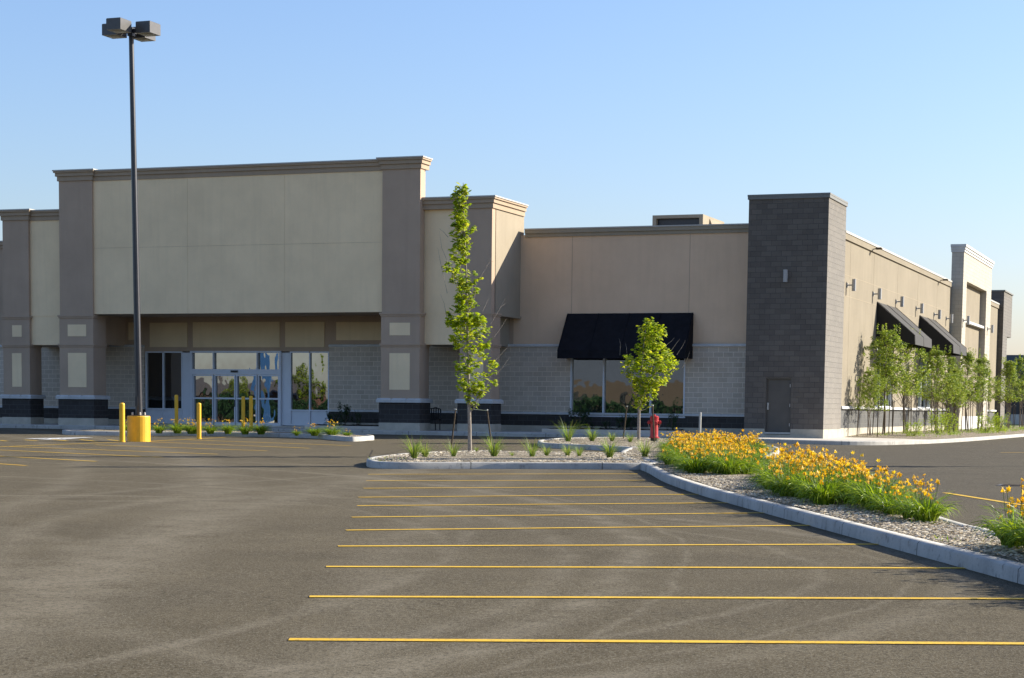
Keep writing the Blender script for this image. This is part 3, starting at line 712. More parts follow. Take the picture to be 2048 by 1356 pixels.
# far charcoal tower
b = MB(); b.box(XS-.5, -14.45, YF, 131.5, -.3, 9.05); b.box(XS-.5, -14.45, 131.5, 133.9, 6.2, 9.05)
P_('far_tower_wall', b, 'tower_block')
b = MB(); b.box(XS-.6, -14.38, YF-.07, 134.0, 9.05, 9.14); P_('cap_flashing', b, 'cap_dark')

# roof-top unit
hv = empty('rooftop_unit', (-22.9, 82.5, 8.0), 'beige rooftop air unit with dark louvred front standing behind the parapet', 'air unit')
hx0, hx1 = XY(1305, 435, 81.5), XY(1406, 435, 81.5); hzt = ZY(1355, 429.5, 81.5)
b = MB(); b.box(hx0, hx1, 81.5, 85.2, hzt-.14, hzt); b.box(hx0, hx0+.17, 81.5, 85.2, 8.0, hzt-.14); b.box(hx1-.17, hx1, 81.5, 85.2, 8.0, hzt-.14); b.box(hx0+.17, hx1-.17, 81.9, 85.1, 8.0, hzt-.14); b.build('housing', M['trimtan'], hv)
b = MB()
b.box(hx0+.17, hx1-.17, 81.75, 81.9, 8.0, hzt-.15)
for k in range(12): z = 8.1+k*.09; b.box(hx0+.17, hx1-.17, 81.62, 81.75, z, z+.03) if z < hzt-.2 else None
b.build('louvre', M['bronze'], hv)
b = MB(); b.mesh([(hx1, 82.6, 8.0), (hx1+.55, 82.6, 8.0), (hx1+.02, 82.6, hzt-.1), (hx1, 85, 8.0), (hx1+.55, 85, 8.0), (hx1+.02, 85, hzt-.1)], [(0, 1, 2), (3, 5, 4), (1, 4, 5, 2), (0, 3, 4, 1)]); b.build('rain_hood', M['trimtan'], hv)

# planters against the wall
for nm, x0, x1, y0, lab in (('planter_bed', dx1+.05, xR0-.35, 71.4, 'low kerbed planter with brown mulch beside the entrance, left of the pier'), ('planter_bed', -26.0, -20.3, 72.1, 'low kerbed planter with brown mulch below the black awning window')):
    pl = empty(nm, ((x0+x1)/2, y0, .15), lab, 'planter', None)
    b = MB(); b.box(x0, x1, y0, y0+.15, .1, .27, .02); b.box(x0, x0+.15, y0+.15, YW-.1, .1, .27, .02); b.box(x1-.15, x1, y0+.15, YW-.1, .1, .27, .02); b.build('kerb_edge', M['conc'], pl)
    b = MB(); N = 14
    for i in range(N):
        for j in range(5):
            xa, xb = x0+.14+(x1-x0-.28)*i/N, x0+.14+(x1-x0-.28)*(i+1)/N; ya, yb = y0+.14+(YW-.24-y0)*j/5, y0+.14+(YW-.24-y0)*(j+1)/5
            f = lambda x, y: .25+.05*math.sin(x*5)*math.cos(y*4)+.03
            b.face([(xa, ya, f(xa, ya)), (xb, ya, f(xb, ya)), (xb, yb, f(xb, yb)), (xa, yb, f(xa, yb))])
    b.build('mulch', M['soil'], pl)

rnd = random.Random(11)
# ------------------------------------------------------------------ lamp posts
def lamp_post(loc, label, group):
    x0, y0, z0 = loc
    r = empty('lamp_post', loc, label, 'lamp post', group); L = lambda x, y, z: (x0+x, y0+y, z0+z)
    b = MB(); b.lathe([(.375, z0-.05), (.375, z0+.80), (.36, z0+.83), (.0001, z0+.83)], 28, x0, y0); b.build('concrete_base', M['yellow'], r)
    ztop = ZY(262, 63, 52.98)
    b = MB(); b.tube([(x0+.02, y0, z0+.83), (x0-.19, y0, ztop)], [.115, .078], 12); b.build('pole', M['bronze'], r)
    b = MB(); b.box(x0-.17, x0+.17, y0-.17, y0+.17, z0+.83, z0+.86); b.build('base_plate', M['bronze'], r)
    for sx, sy in ((-1, -1), (1, -1), (-1, 1), (1, 1)):
        b = MB(); b.lathe([(.035, z0+.86), (.035, z0+.93), (.018, z0+.95)], 8, x0+sx*.14, y0+sy*.14); b.build('anchor_bolt', M['galv'], r)
    b = MB(); b.box(x0-.05, x0+.05, y0-.125, y0-.105, z0+1.15, z0+1.45); b.build('hand_hole_cover', M['bronze'], r)
    xt = x0-.19
    for dx, dy in ((0, -1), (0, 1), (-1, 0), (1, 0)):
        cx, cy = xt+dx*.62, y0+dy*.72; hx, hy = .26, .32
        b = MB(); b.box(cx-hx, cx+hx, cy-hy, cy+hy, ztop+.0, ztop+.36, .02); h = b.build('lamp_head', M['lamp_head'], r)
        b = MB(); b.lathe([(.20, ztop-.006), (.20, ztop-.012), (.10, ztop-.03), (.001, ztop-.035)][::-1], 20, cx, cy); b.build('lens', M['lens'], h)
        b = MB(); b.box(*(sorted((xt+dx*.06, cx-dx*hx)) if dx else (xt-.05, xt+.05)), *(sorted((y0+dy*.06, cy-dy*hy)) if dy else (y0-.05, y0+.05)), ztop+.08, ztop+.2); b.build('arm', M['bronze'], h)
    b = MB(); b.box(xt-.09, xt+.09, y0-.09, y0+.09, ztop-.02, ztop+.24); b.build('pole_cap', M['bronze'], r)
    return r
q = onG(274, 883.5)
lp = lamp_post((float(q[0])-.12, float(q[1]+.3), gz(q[0], q[1])), 'tall dark four-headed lamp post on a round yellow concrete base', None)

# ------------------------------------------------------------------ bollards
def bollard(u, v, vt, r, label, up=0):
    q = onG(u, v, up); z = float(q[2]); h = (v-vt)/(F/depth(q))
    t = empty('bollard', (float(q[0]), float(q[1]), z), label, 'bollard', 'yellow steel bollards')
    b = MB(); b.lathe([(r, z-.05), (r, z+h-.05), (r*.92, z+h-.02), (r*.6, z+h), (.001, z+h+.005)], 18, q[0], q[1]); b.build('post', M['yellow'], t)
    b = MB(); b.lathe([(r+.012, z), (r+.012, z+.03), (r, z+.035)], 18, q[0], q[1]); b.build('ground_collar', M['yellow'], t)
bollard(244.5, 884, 806, .088, 'yellow bollard standing just left of the lamp post base')
bollard(398, 878, 806, .078, 'yellow bollard standing in front of the lily island, below the entrance doors')
bollard(353, 860, 790, .075, 'yellow bollard behind the lilies at the left entrance window', .10)
bollard(486.5, 861, 793, .075, 'left one of the two close yellow bollards before the sliding doors', .10)
bollard(502, 863, 792, .075, 'right one of the two close yellow bollards before the sliding doors', .10)

# ------------------------------------------------------------------ hydrant and marker post
q = onG(1308, 884.5, .12); hx_, hy_, hz_ = float(q[0]), float(q[1]), float(q[2])
t = empty('fire_hydrant', (hx_, hy_, hz_), 'red fire hydrant on a black base on the small gravel island', 'fire hydrant')
b = MB(); b.lathe([(.12, hz_-.05), (.12, hz_+.14)], 16, hx_, hy_); b.build('black_base', M['black'], t)
b = MB(); b.lathe([(.175, hz_+.14), (.175, hz_+.175), (.135, hz_+.19), (.13, hz_+.24), (.125, hz_+.60), (.135, hz_+.68), (.15, hz_+.69), (.15, hz_+.73), (.14, hz_+.74), (.145, hz_+.80), (.15, hz_+.84), (.12, hz_+.87), (.05, hz_+.885), (.035, hz_+.89), (.035, hz_+.93), (.001, hz_+.93)], 20, hx_, hy_); b.build('barrel', M['red'], t)
cyw, syw = math.cos(YAW), math.sin(YAW)
for sgn in (-1, 1):
    d = Vector((cyw*sgn, syw*sgn, 0)); o = Vector((hx_, hy_, hz_+.66))
    b = MB(); b.tube([o+d*.10, o+d*.17, o+d*.172, o+d*.21, o+d*.212, o+d*.235], [.05, .05, .068, .062, .03, .028], 14); n = b.build('hose_outlet', M['red'], t)
    b = MB(); b.tube([o+d*.20-Vector((0, 0, .05)), o+d*.17-Vector((0, 0, .16)), o+d*.13-Vector((0, 0, .24))], .007, 5); b.build('cap_chain', M['galv'], n)
d = Vector((syw, -cyw, 0)); o = Vector((hx_, hy_, hz_+.62))
b = MB(); b.tube([o+d*.10, o+d*.17, o+d*.172, o+d*.215, o+d*.217, o+d*.24], [.07, .07, .09, .084, .03, .028], 16); b.build('pumper_outlet', M['red'], t)
q = onG(1399.5, 879, .1); k = F/depth(q)
t = empty('marker_post', tuple(map(float, q)), 'plain grey steel marker post standing behind the far daylilies', 'post')
b = MB(); hh = (879-826)/k; b.tube([q+np.array([0, 0, -.05]), q+np.array([0, 0, hh])], .045, 10); b.build('post', M['galv'], t)
b = MB(); b.tube([q+np.array([0, 0, hh]), q+np.array([0, 0, hh+.02])], [.05, .035], 10); b.build('cap', M['galv'], t)
# black stacked chairs beside the pier
q = np.array([XY(866, 850, 71.9), 71.9, .15])
t = empty('stacked_chair', tuple(map(float, q)), 'black stacked metal chair tucked behind the pier in the shade', 'chair')
b = MB(); b.box(q[0]-.35, q[0]+.22, 71.7, 72.2, .57, .62); b.build('seat', M['black'], t)
b = MB(); b.tube([(q[0]-.36, 72.2, .6), (q[0]-.36, 72.3, 1.0), (q[0]-.05, 72.3, 1.06), (q[0]+.16, 72.3, 1.0), (q[0]+.22, 72.2, .6)], .03, 6); [b.box(q[0]-.33+.1*i, q[0]-.29+.1*i, 72.22, 72.25, .6, 1.03) for i in range(5)]; b.build('backrest', M['black'], t)
for ax in (-.33, .19):
    for ay in (71.72, 72.18):
        b = MB(); b.tube([(q[0]+ax, ay, .15), (q[0]+ax*.95, ay, .6)], .022, 6); b.build('leg', M['black'], t)
# drain grates
for u, v, lab in ((1750, 941, 'rusty rectangular drain grate in the drive lane beyond the daylilies'), (2036, 971, 'rusty drain grate near the right edge of the picture')):
    q = onG(u, v); t = empty('drain_grate', (float(q[0]), float(q[1]), gz(q[0], q[1])), lab, 'drain grate')
    z = gz(q[0], q[1]); b = MB(); b.box(q[0]-.36, q[0]+.36, q[1]-.36, q[1]+.36, z-.02, z+.006); b.build('frame', M['steel_door'], t)
    b = MB(); [b.box(q[0]-.28, q[0]+.28, q[1]-.28+.08*i, q[1]-.24+.08*i, z, z+.012) for i in range(7)]; b.build('grate_bars', M['wood'], t)

# ------------------------------------------------------------------ wall lamps
def wall_lamp(p, axis, label, scale=1.0):
    x, y, z = p; t = empty('wall_lamp', p, label, 'wall lamp', 'cylinder wall lamps')
    h = .235*scale
    if axis == 'X':
        b = MB(); b.box(x, x+.03, y-.06, y+.06, z-.09, z+.09); b.build('wall_plate', M['lamp_gray'], t)
        b = MB(); b.tube([(x+.03, y, z), (x+.18, y, z)], .03, 8); b.build('arm', M['lamp_gray'], t)
        c = (x+.27, y)
    else:
        b = MB(); b.box(x-.06, x+.06, y-.03, y, z-.09, z+.09); b.build('wall_plate', M['lamp_gray'], t)
        b = MB(); b.tube([(x, y-.03, z), (x, y-.1, z)], .03, 8); b.build('arm', M['lamp_gray'], t)
        c = (x, y-.17)
    b = MB(); w = .085
    b.lathe([(.0001, z-h+.03), (w-.015, z-h+.03), (w-.012, z-h), (w, z-h), (w, z+h), (w-.012, z+h), (w-.015, z+h-.03), (.0001, z+h-.03)], 16, *c); b.build('shade', M['lamp_gray'], t)
wall_lamp((XY(1571, 552, YT-.15), YT, 6.24), 'Y', 'grey cylinder lamp high on the shaded face of the charcoal tower')
YLp = [77.05+5.95*i for i in range(5)]
labs = ['nearest lamp on the sunlit side wall, beside the charcoal tower', 'lamp above the upper left corner of the near side awning', 'lamp above the far end of the near side awning',
        'lamp above the upper left corner of the far side awning', 'lamp above the far end of the far side awning']
for y, lb in zip(YLp, labs): wall_lamp((XS, y, 6.16), 'X', 'grey cylinder '+lb)
wall_lamp((XS, 105.3, 6.16), 'X', 'grey cylinder lamp on tan stucco right next to the pale pilaster')
wall_lamp((XP, 107.4, 6.16), 'X', 'grey cylinder lamp on the near edge of the pale block pilaster')
wall_lamp((XP, 118.5, 6.16), 'X', 'grey cylinder lamp on the far edge of the pale block pilaster')
wall_lamp((XS, 121.8, 6.16), 'X', 'farthest grey cylinder lamp on the tan wall beyond the pale pilaster')
for y, lb in ((82.2, 'near small brown floodlight under the cornice of the sunlit side wall'), (102.2, 'far small brown floodlight under the cornice near the pale pilaster')):
    t = empty('floodlight', (XS+.07, y, 8.0), lb, 'floodlight')
    b = MB(); b.tube([(XS+.07, y, 8.0), (XS+.24, y, 8.03)], .02, 6); b.build('arm', M['wood'], t)
    b = MB(); b.box(XS+.20, XS+.46, y-.13, y+.13, 7.99, 8.07, .03); b.build('lamp_head', M['wood'], t)

# ------------------------------------------------------------------ vegetation
def np_mesh(name, V, Fc, mat, parent=None, mat2=None, m2=None):
    me = bpy.data.meshes.new(name); me.from_pydata(V, [], Fc); me.materials.append(mat)
    if mat2: me.materials.append(mat2); me.polygons.foreach_set('material_index', m2)
    me.update(); o = bpy.data.objects.new(name, me); C.objects.link(o)
    if parent is not None: o.parent = parent
    return o
LOBE = [(0, -.5), (.22, -.42), (.5, -.15), (.3, .02), (.46, .36), (.2, .26), (0, .6), (-.2, .26), (-.46, .36), (-.3, .02), (-.5, -.15), (-.22, -.42)]
OVAL = [(0, -.6), (.22, -.2), (.2, .2), (0, .6), (-.2, .2), (-.22, -.2)]
def leaves(V, Fc, p, n, spread, size, rd, shape=LOBE, droop=.5, down=.6):
    for _ in range(n):
        while True:
            a = Vector((rd.uniform(-1, 1), rd.uniform(-1, 1), rd.uniform(-1, 1)))
            if a.length < 1: break
        c = Vector(p)+Vector((a.x*spread[0], a.y*spread[1], a.z*spread[2]))
        th = rd.uniform(0, 6.283); dn = -rd.uniform(.1, 1)*down
        t = Vector((math.cos(th), math.sin(th), dn)).normalized()      # tip direction (outward and hanging)
        sd = Vector((-math.sin(th), math.cos(th), rd.uniform(-.5, .5))).normalized(); nm = t.cross(sd)
        k = size*rd.uniform(.6, 1.25); i0 = len(V)
        V.append(tuple(c+nm*k*.12))
        for lx, ly in shape: V.append(tuple(c+sd*lx*k+t*ly*k-nm*abs(lx)*k*droop*.35-Vector((0, 0, max(0, ly)*k*.25))))
        m = len(shape)
        for j in range(m): Fc.append((i0, i0+1+j, i0+1+(j+1) % m))
def maple(base, prof, trunk, twigs, label, seed, k, dens=1.0, lean=0.0, rad=.055):
    """young street maple; outline given as (height, left, right) in metres about the trunk foot"""
    rd = random.Random(seed)
    r = empty('maple_tree', tuple(map(float, base)), label, 'tree')
    tp = [Vector((x, 0, z)) for x, z in trunk]; H = tp[-1].z
    def trunk_at(z):
        for a, b2 in zip(tp, tp[1:]):
            if a.z <= z <= b2.z: return a.lerp(b2, (z-a.z)/(b2.z-a.z))
        return tp[-1].copy()
    V, Fc = [], []; br = MB()
    br.tube(tp, [rad*max(.12, (1-p.z/H*.9)) for p in tp], 10)
    zs = [p[0] for p in prof]; z0, z1 = min(zs), max(zs); P2 = sorted(prof)
    N = int((z1-z0)/.0195*dens)
    for i in range(N):
        z = rd.uniform(z0, z1); 
        for a, b2 in zip(P2, P2[1:]):
            if a[0] <= z <= b2[0]: f = (z-a[0])/(b2[0]-a[0]); l, rr = a[1]+(b2[1]-a[1])*f, a[2]+(b2[2]-a[2])*f
        w = (rr-l)/2; c = (l+rr)/2
        n = max(1, int(round(w*3.2)))
        for _ in range(n):
            th = rd.uniform(0, 6.283); q2 = math.sqrt(rd.uniform(.02, 1))
            ex = max(0.02, w-.03)*q2*math.cos(th); ey = max(.05, w*.9)*q2*math.sin(th)
            p = Vector((c+ex, ey, z+rd.uniform(-.05, .05))); sp = rd.uniform(.05, .14)
            leaves(V, Fc, p, rd.randint(3, 7), (sp, sp, sp*1.15), .128, rd)
            if rd.random() < .06:
                zb = max(z0*.85, z-rd.uniform(.35, .9)-abs(ex)*.9); s0 = trunk_at(zb); e = p
                mid = s0.lerp(e, .5)+Vector((ex*.18, ey*.18, -.05)); br.tube([s0, mid, e], [.014, .009, .003], 5, False)
    np_mesh('crown', V, Fc, M['maple'], r)
    for tw in twigs:
        pts = [Vector((x, 0.0+(i*.04), z)) for i, (x, z) in enumerate(tw)]; br.tube(pts, [.007, .005, .002][:len(pts)] if len(pts) <= 3 else [.007]*(len(pts)-1)+[.002], 5, False)
    tr = br.build('trunk', M['bark']); tr.parent = r
    r.rotation_euler = (0, 0, YAW)
    return r
def px_profile(u0, v0, k, rows): return [((v0-v)/k, (a-u0)/k, (b2-u0)/k) for v, a, b2 in rows]
u0, v0 = 940, 905; q = onG(u0, v0, .12); k = F/depth(q)
rows1 = [(378,910,932),(386,900,934),(400,897,936),(412,902,932),(420,904,934),(428,903,943),(445,899,943),(462,898,944),(478,899,940),(490,897,936),(505,896,938),(517,891,938),(530,884,944),(545,882,942),(556,886,962),(566,892,964),(577,897,956),(590,902,953),(607,906,950),(618,901,952),(631,886,960),(645,888,976),(657,891,986),(672,896,988),(687,896,986),(700,903,974),(715,906,980),(725,908,992),(735,904,998),(749,900,999),(766,905,996),(776,914,980),(784,920,967),(796,926,960),(812,936,955)]
tr1 = [(0, -.1), (-.02, .8), (-.06, 1.9), (-.10, 3.2), (-.14, 4.6), (-.20, 5.8), (-.24, 6.9)]
def tw(*pts): return [((x-u0)/k, (v0-y)/k) for x, y in pts]
tws1 = [tw((905,560),(880,500),(875,468)), tw((892,590),(878,530),(872,500)), tw((893,480),(884,470),(874,462)), tw((955,560),(968,540),(980,515)), tw((968,535),(975,530),(983,525)), tw((892,645),(886,610),(878,591)),
        tw((962,625),(970,608),(978,592)), tw((978,650),(996,620),(1007,598)), tw((996,618),(1003,612),(1008,608)), tw((986,675),(1000,655),(1010,638)), tw((990,720),(1006,702),(1016,692)), tw((992,748),(1008,728),(1018,712)), tw((1000,738),(1012,730),(1024,726))]
m1 = maple(q, px_profile(u0, v0, k, rows1), tr1, tws1, 'tall slender young maple on the long gravel island, taller than the wall behind', 21, k, 1.0)
tree1_q, tree1_k = q, k
u0, v0 = 1277, 882; q = onG(u0, v0, .12); k = F/depth(q)
rows2 = [(641,1280,1308),(650,1270,1322),(660,1266,1332),(668,1267,1333),(673,1269,1328),(684,1270,1322),(697,1264,1334),(706,1256,1342),(710,1238,1346),(716,1236,1352),(724,1237,1362),(734,1239,1366),(742,1239,1356),(757,1249,1350),(768,1254,1336),(775,1255,1326),(786,1260,1320),(793,1262,1314),(803,1264,1304),(812,1266,1300)]
tr2 = [(0, -.1), (.0, .8), (.01, 1.4), (.05, 2.4), (.15, 3.6), (.25, 4.1)]
tws2 = [tw((1237,712),(1238,690),(1235,678)), tw((1251,708),(1250,696),(1248,688)), tw((1350,710),(1362,692),(1367,681)), tw((1340,700),(1350,686),(1356,678)), tw((1362,735),(1372,718),(1376,704)), tw((1330,690),(1340,682),(1345,676))]
m2 = maple(q, px_profile(u0, v0, k, rows2), tr2, tws2, 'short round-crowned young maple before the black awning window', 22, k, 1.35, rad=.062)
tree2_q, tree2_k = q, k
# stakes and ties
def stake(u, v, ut, vt, yq, label, name='tree_stake', r=.022, group='tree stakes', dz=.12):
    q = onG(u, v, dz) if yq is None else onY(u, v, yq); d = ray(ut, vt); e = CAMP+d*(q[1]/d[1])
    t = empty(name, tuple(map(float, q)), label, 'stake', group)
    b = MB(); b.tube([q-(e-q)*.08, e], r, 6); b.build('post', M['wood'], t)
    b = MB(); b.tube([e-(e-q)*.03, e+(e-q)*.005], r*1.35, 6); b.build('wire_band', M['galv'], t); return e
e1 = stake(903, 892, 911, 818, None, 'leaning wooden stake left of the tall slender maple')
e2 = stake(983, 890, 974, 819, None, 'leaning wooden stake right of the tall slender maple')
f1 = stake(1246, 880, 1254, 812, None, 'leaning wooden stake left of the short maple')
f2 = stake(1309, 886, 1305, 810, None, 'wooden stake in front of the red fire hydrant', r=.026)
for a, b2, tq, kk, h, lb in ((e1, e2, tree1_q, tree1_k, 1.12, 'thin wire tie holding the tall maple between its stakes'), (f1, f2, tree2_q, tree2_k, 1.15, 'thin wire tie holding the short maple between its stakes')):
    b = MB(); c = Vector((tq[0], tq[1], tq[2]+h)); b.tube([Vector(a)-Vector((0, 0, .03)), c+Vector((-.06, 0, 0)), c+Vector((.06, 0, 0)), Vector(b2)-Vector((0, 0, .03))], .007, 5)
    o = b.build('tree_tie', M['tie']); tag(o, lb, 'tree tie')

# side trees: several thin stems, loose crown
def side_tree(seed, H, W, zc, label):
    rd = random.Random(seed); r = empty('pear_tree', (0, 0, 0), label, 'tree', 'young trees along the sunlit side wall')
    V, Fc = [], []; br = MB()
    stems = [(rd.uniform(-.12, .12), rd.uniform(-.12, .12), rd.uniform(-.3, .3), rd.uniform(-.3, .3), rd.uniform(.8, 1)) for _ in range(3)]
    for sx, sy, ex, ey, hh in stems:
        p = [Vector((sx+(ex-sx)*t_+rd.uniform(-.03, .03), sy+(ey-sy)*t_, H*hh*.95*t_)) for t_ in (0, .25, .5, .75, 1)]
        br.tube(p, [.03, .026, .018, .012, .005], 6)
    for _ in range(300):
        z = zc+(H-zc)*rd.random(); f = (z-zc)/(H-zc); prof = W*(.62+.38*math.sin(math.pi*min(1, f*1.1+.1)))*(1-f**5*.7)*(.8+.3*math.sin(seed*2+z*3.1))
        th = rd.uniform(0, 6.283); q2 = math.sqrt(rd.random()); c = Vector((prof*q2*math.cos(th), prof*q2*math.sin(th), z))
        sp = rd.uniform(.07, .16); leaves(V, Fc, c, rd.randint(10, 20), (sp, sp, sp*1.1), .105, rd, OVAL, .4, .4)
        if rd.random() < .2:
            s0 = Vector((c.x*.15, c.y*.15, max(zc*.7, z-.7))); br.tube([s0, s0.lerp(c, .5), c], [.01, .007, .003], 4, False)
    for _ in range(9):   # leaders poking out of the top
        th = rd.uniform(0, 6.283); c = Vector((W*.55*rd.random()*math.cos(th), W*.55*rd.random()*math.sin(th), H))
        for j in range(5): leaves(V, Fc, c+Vector((0, 0, -.1+j*.09)), 4, (.06-.008*j,)*2+(.06,), .08, rd, OVAL)
    np_mesh('crown', V, Fc, M['pear'], r); tr = br.build('trunk', M['bark_dark']); tr.parent = r; return r
st = [side_tree(s_, 4.4, 1.42, 1.75, 'x') for s_ in (1, 2, 3)]
spots = [(1768, 873, 660, .95, 'leafy young tree nearest the charcoal tower, left of the side awnings'), (1806, 871, 668, .95, 'leafy young tree below the near side awning'), (1868, 868, 700, .9, 'leafy young tree between the two side awnings'),
         (1892, 867, 712, .8, 'thin young tree under the far side awning'), (1930, 865, 705, .95, 'young tree before the near edge of the pale pilaster'), (1958, 864, 716, .9, 'young tree before the far edge of the pale pilaster'),
         (1738, 874, 742, .62, 'smallest young tree, closest to the charcoal tower corner'), (1908, 866, 738, .7, 'low thin young tree just left of the pale pilaster'),
         (2014, 859, 722, 1.0, 'young tree right of the far charcoal tower'), (2042, 857, 716, 1.1, 'young tree at the right edge of the picture')]
used = set(); rd = random.Random(9); stk_src = None
def post_at(x, y, z, h, label, group, lean=(0, 0)):
    global stk_src
    if stk_src is None:
        stk_src = empty('tree_stake', (0, 0, 0), label, 'stake', group)
        b = MB(); b.tube([(0, 0, -.1), (0, 0, 1.0)], .02, 6); b.build('post', M['wood'], stk_src)
        b = MB(); b.tube([(0, 0, .965), (0, 0, .985)], .028, 6); b.build('wire_band', M['galv'], stk_src); o = stk_src
    else: o = dup(stk_src, (0, 0, 0), label=label, group=group)
    o.location = (x, y, z); o.scale = (1, 1, h); o.rotation_euler = (lean[0], lean[1], 0)
whr = ['at the foot of the young tree nearest the charcoal tower', 'at the foot of the young tree below the near side awning', 'at the foot of the young tree between the side awnings', 'under the thin tree by the far side awning', 'at the foot of the tree before the pale pilaster near edge',
       'at the foot of the tree before the pale pilaster far edge', 'under the smallest tree closest to the tower corner', 'under the low thin tree left of the pale pilaster', 'under the tree right of the far charcoal tower', 'under the tree at the right edge']
for i, (u, v, vt, w, lb) in enumerate(spots):
    q = onG(u, v, .16); Hh = (v-vt)/(F/depth(q)); z = float(top((q[0], q[1]))[2])+.08
    src = st[i % 3]
    o = src if (i % 3) not in used else dup(src, (0, 0, 0)); used.add(i % 3)
    o.location = (float(q[0]), float(q[1]), z); o.rotation_euler = (0, 0, rd.uniform(0, 6)); o.scale = (w*1.12, w*1.12, Hh/4.55); o['label'] = lb
    for j, (dx, dy) in enumerate(((-.42, -.4), (.40, -.35), (.1, .55))[:(3 if w > .77 else 2)]):
        post_at(float(q[0])+dx, float(q[1])+dy, z, rd.uniform(1.45, 1.62), 'thin dark stake '+whr[i], 'thin stakes round the side trees', (rd.uniform(-.03, .03), rd.uniform(-.04, .04)))

# shrubs
def shrub(seed, mat, label, cat='shrub', n=60, W=.5, H=.7, size=.06, shape=OVAL, name='shrub', group=None, stems=12):
    rd = random.Random(seed); r = empty(name, (0, 0, 0), label, cat, group); V, Fc = [], []; br = MB()
    for _ in range(n):
        th = rd.uniform(0, 6.283); f = rd.random(); rr_ = W*math.sqrt(rd.random())*(1-.45*f*f); sp = .07
        leaves(V, Fc, (rr_*math.cos(th), rr_*math.sin(th), H*(.08+.85*f)), 14, (sp, sp, sp*1.5), size, rd, shape, .4, -.5)
    for _ in range(stems):
        th = rd.uniform(0, 6.283); e = Vector((W*.8*math.cos(th), W*.8*math.sin(th), H*rd.uniform(.7, 1.15))); br.tube([(0, 0, 0), e*.5+Vector((0, 0, .05)), e], [.008, .006, .003], 4, False)
        for j in range(4): leaves(V, Fc, e*(1-.12*j), 5, (.04, .04, .05), size, rd, shape, .3, -.8)
    np_mesh('foliage', V, Fc, M[mat], r); tr = br.build('stem', M['bark_dark']); tr.parent = r; return r
lime = shrub(5, 'shrub_lime', 'x', n=75, W=.55, H=.85, size=.06, group='lime green shrubs by the side wall')
for i, (u, v, w, h, lb) in enumerate(((1826, 874, .95, .8, 'small lime green shrub between the first and second side trees'), (1874, 871, 1.0, 1.25, 'lime green shrub below the gap between the awnings'), (1898, 869, 1.0, 1.3, 'tall lime green shrub just left of the pale pilaster'), (1973, 867, 1.25, 1.2, 'large lime green shrub right of the pale pilaster'), (1996, 866, 1.3, 1.15, 'rounded lime green shrub before the far charcoal tower'))):
    o = lime if i == 0 else dup(lime, (0, 0, 0)); q = onG(u, v, .18); o.location = (float(q[0]), float(q[1]), float(q[2])-.03); o.scale = (w, w, h); o.rotation_euler = (0, 0, i*1.3); o['label'] = lb
dk = shrub(6, 'shrub_dark', 'x', n=34, W=.42, H=.75, size=.075, group='dark green shrubs in the shaded wall planters')
for i, (u, y, w, h, lb) in enumerate(((664, 72.2, .8, .75, 'low dark shrub at the left end of the entrance planter'), (690, 72.4, .9, 1.25, 'tallest dark shrub in the entrance planter'), (716, 72.6, .4, .8, 'thin dark sprig in the middle of the entrance planter'), (1160, 72.9, 1.35, 1.15, 'bushiest dark shrub under the left end of the awning window'), (1212, 72.9, .6, .5, 'small dark shrub low under the awning window'), (1247, 72.9, .9, .75, 'dark shrub behind the short maple stake'), (1262, 73.0, .8, .85, 'dark shrub just left of the short maple trunk'), (1346, 72.9, .65, .95, 'upright dark shrub right of the red hydrant'))):
    o = dk if i == 0 else dup(dk, (0, 0, 0)); o.location = (XY(u, 850, y), y, .24); o.scale = (w, w, h); o.rotation_euler = (0, 0, i*1.1); o['label'] = lb

# ornamental grasses
def blade(V, Fc, base, th, L, w, arch, rd, segs=4, lift=1.3):
    p = Vector(base); el = lift; d = Vector((math.cos(th), math.sin(th), 0)); s_ = Vector((-d.y, d.x, 0)); i0 = len(V); tw_ = rd.uniform(-.4, .4)
    for j in range(segs+1):
        ww = w*(1-(j/segs)**1.6)*(.75+.5*min(1, j/segs*2))+.0008; sd = (s_*math.cos(tw_*j)+Vector((0, 0, 1))*math.sin(tw_*j)*.5)*ww
        V.append(tuple(p-sd)); V.append(tuple(p+sd))
        p = p+(d*math.cos(el)+Vector((0, 0, math.sin(el))))*(L/segs); el -= arch/segs*(1+j*.35)
    for j in range(segs): a = i0+2*j; Fc.append((a, a+1, a+3, a+2))
    return p
def grass_clump(seed, n, H):
    rd = random.Random(seed); V, Fc = [], []
    for _ in range(n):
        th = rd.uniform(0, 6.283); r_ = .05*math.sqrt(rd.random()); blade(V, Fc, (r_*math.cos(th), r_*math.sin(th), -.02), th, H*rd.uniform(.45, 1.1), .0055, rd.uniform(.2, 1.5), rd, 4, rd.uniform(1.1, 1.5))
    o = np_mesh('grass_clump', V, Fc, M['grass_blade']); return o
gs = [grass_clump(s_, n, H) for s_, n, H in ((31, 170, .62), (32, 120, .55), (33, 90, .72))]
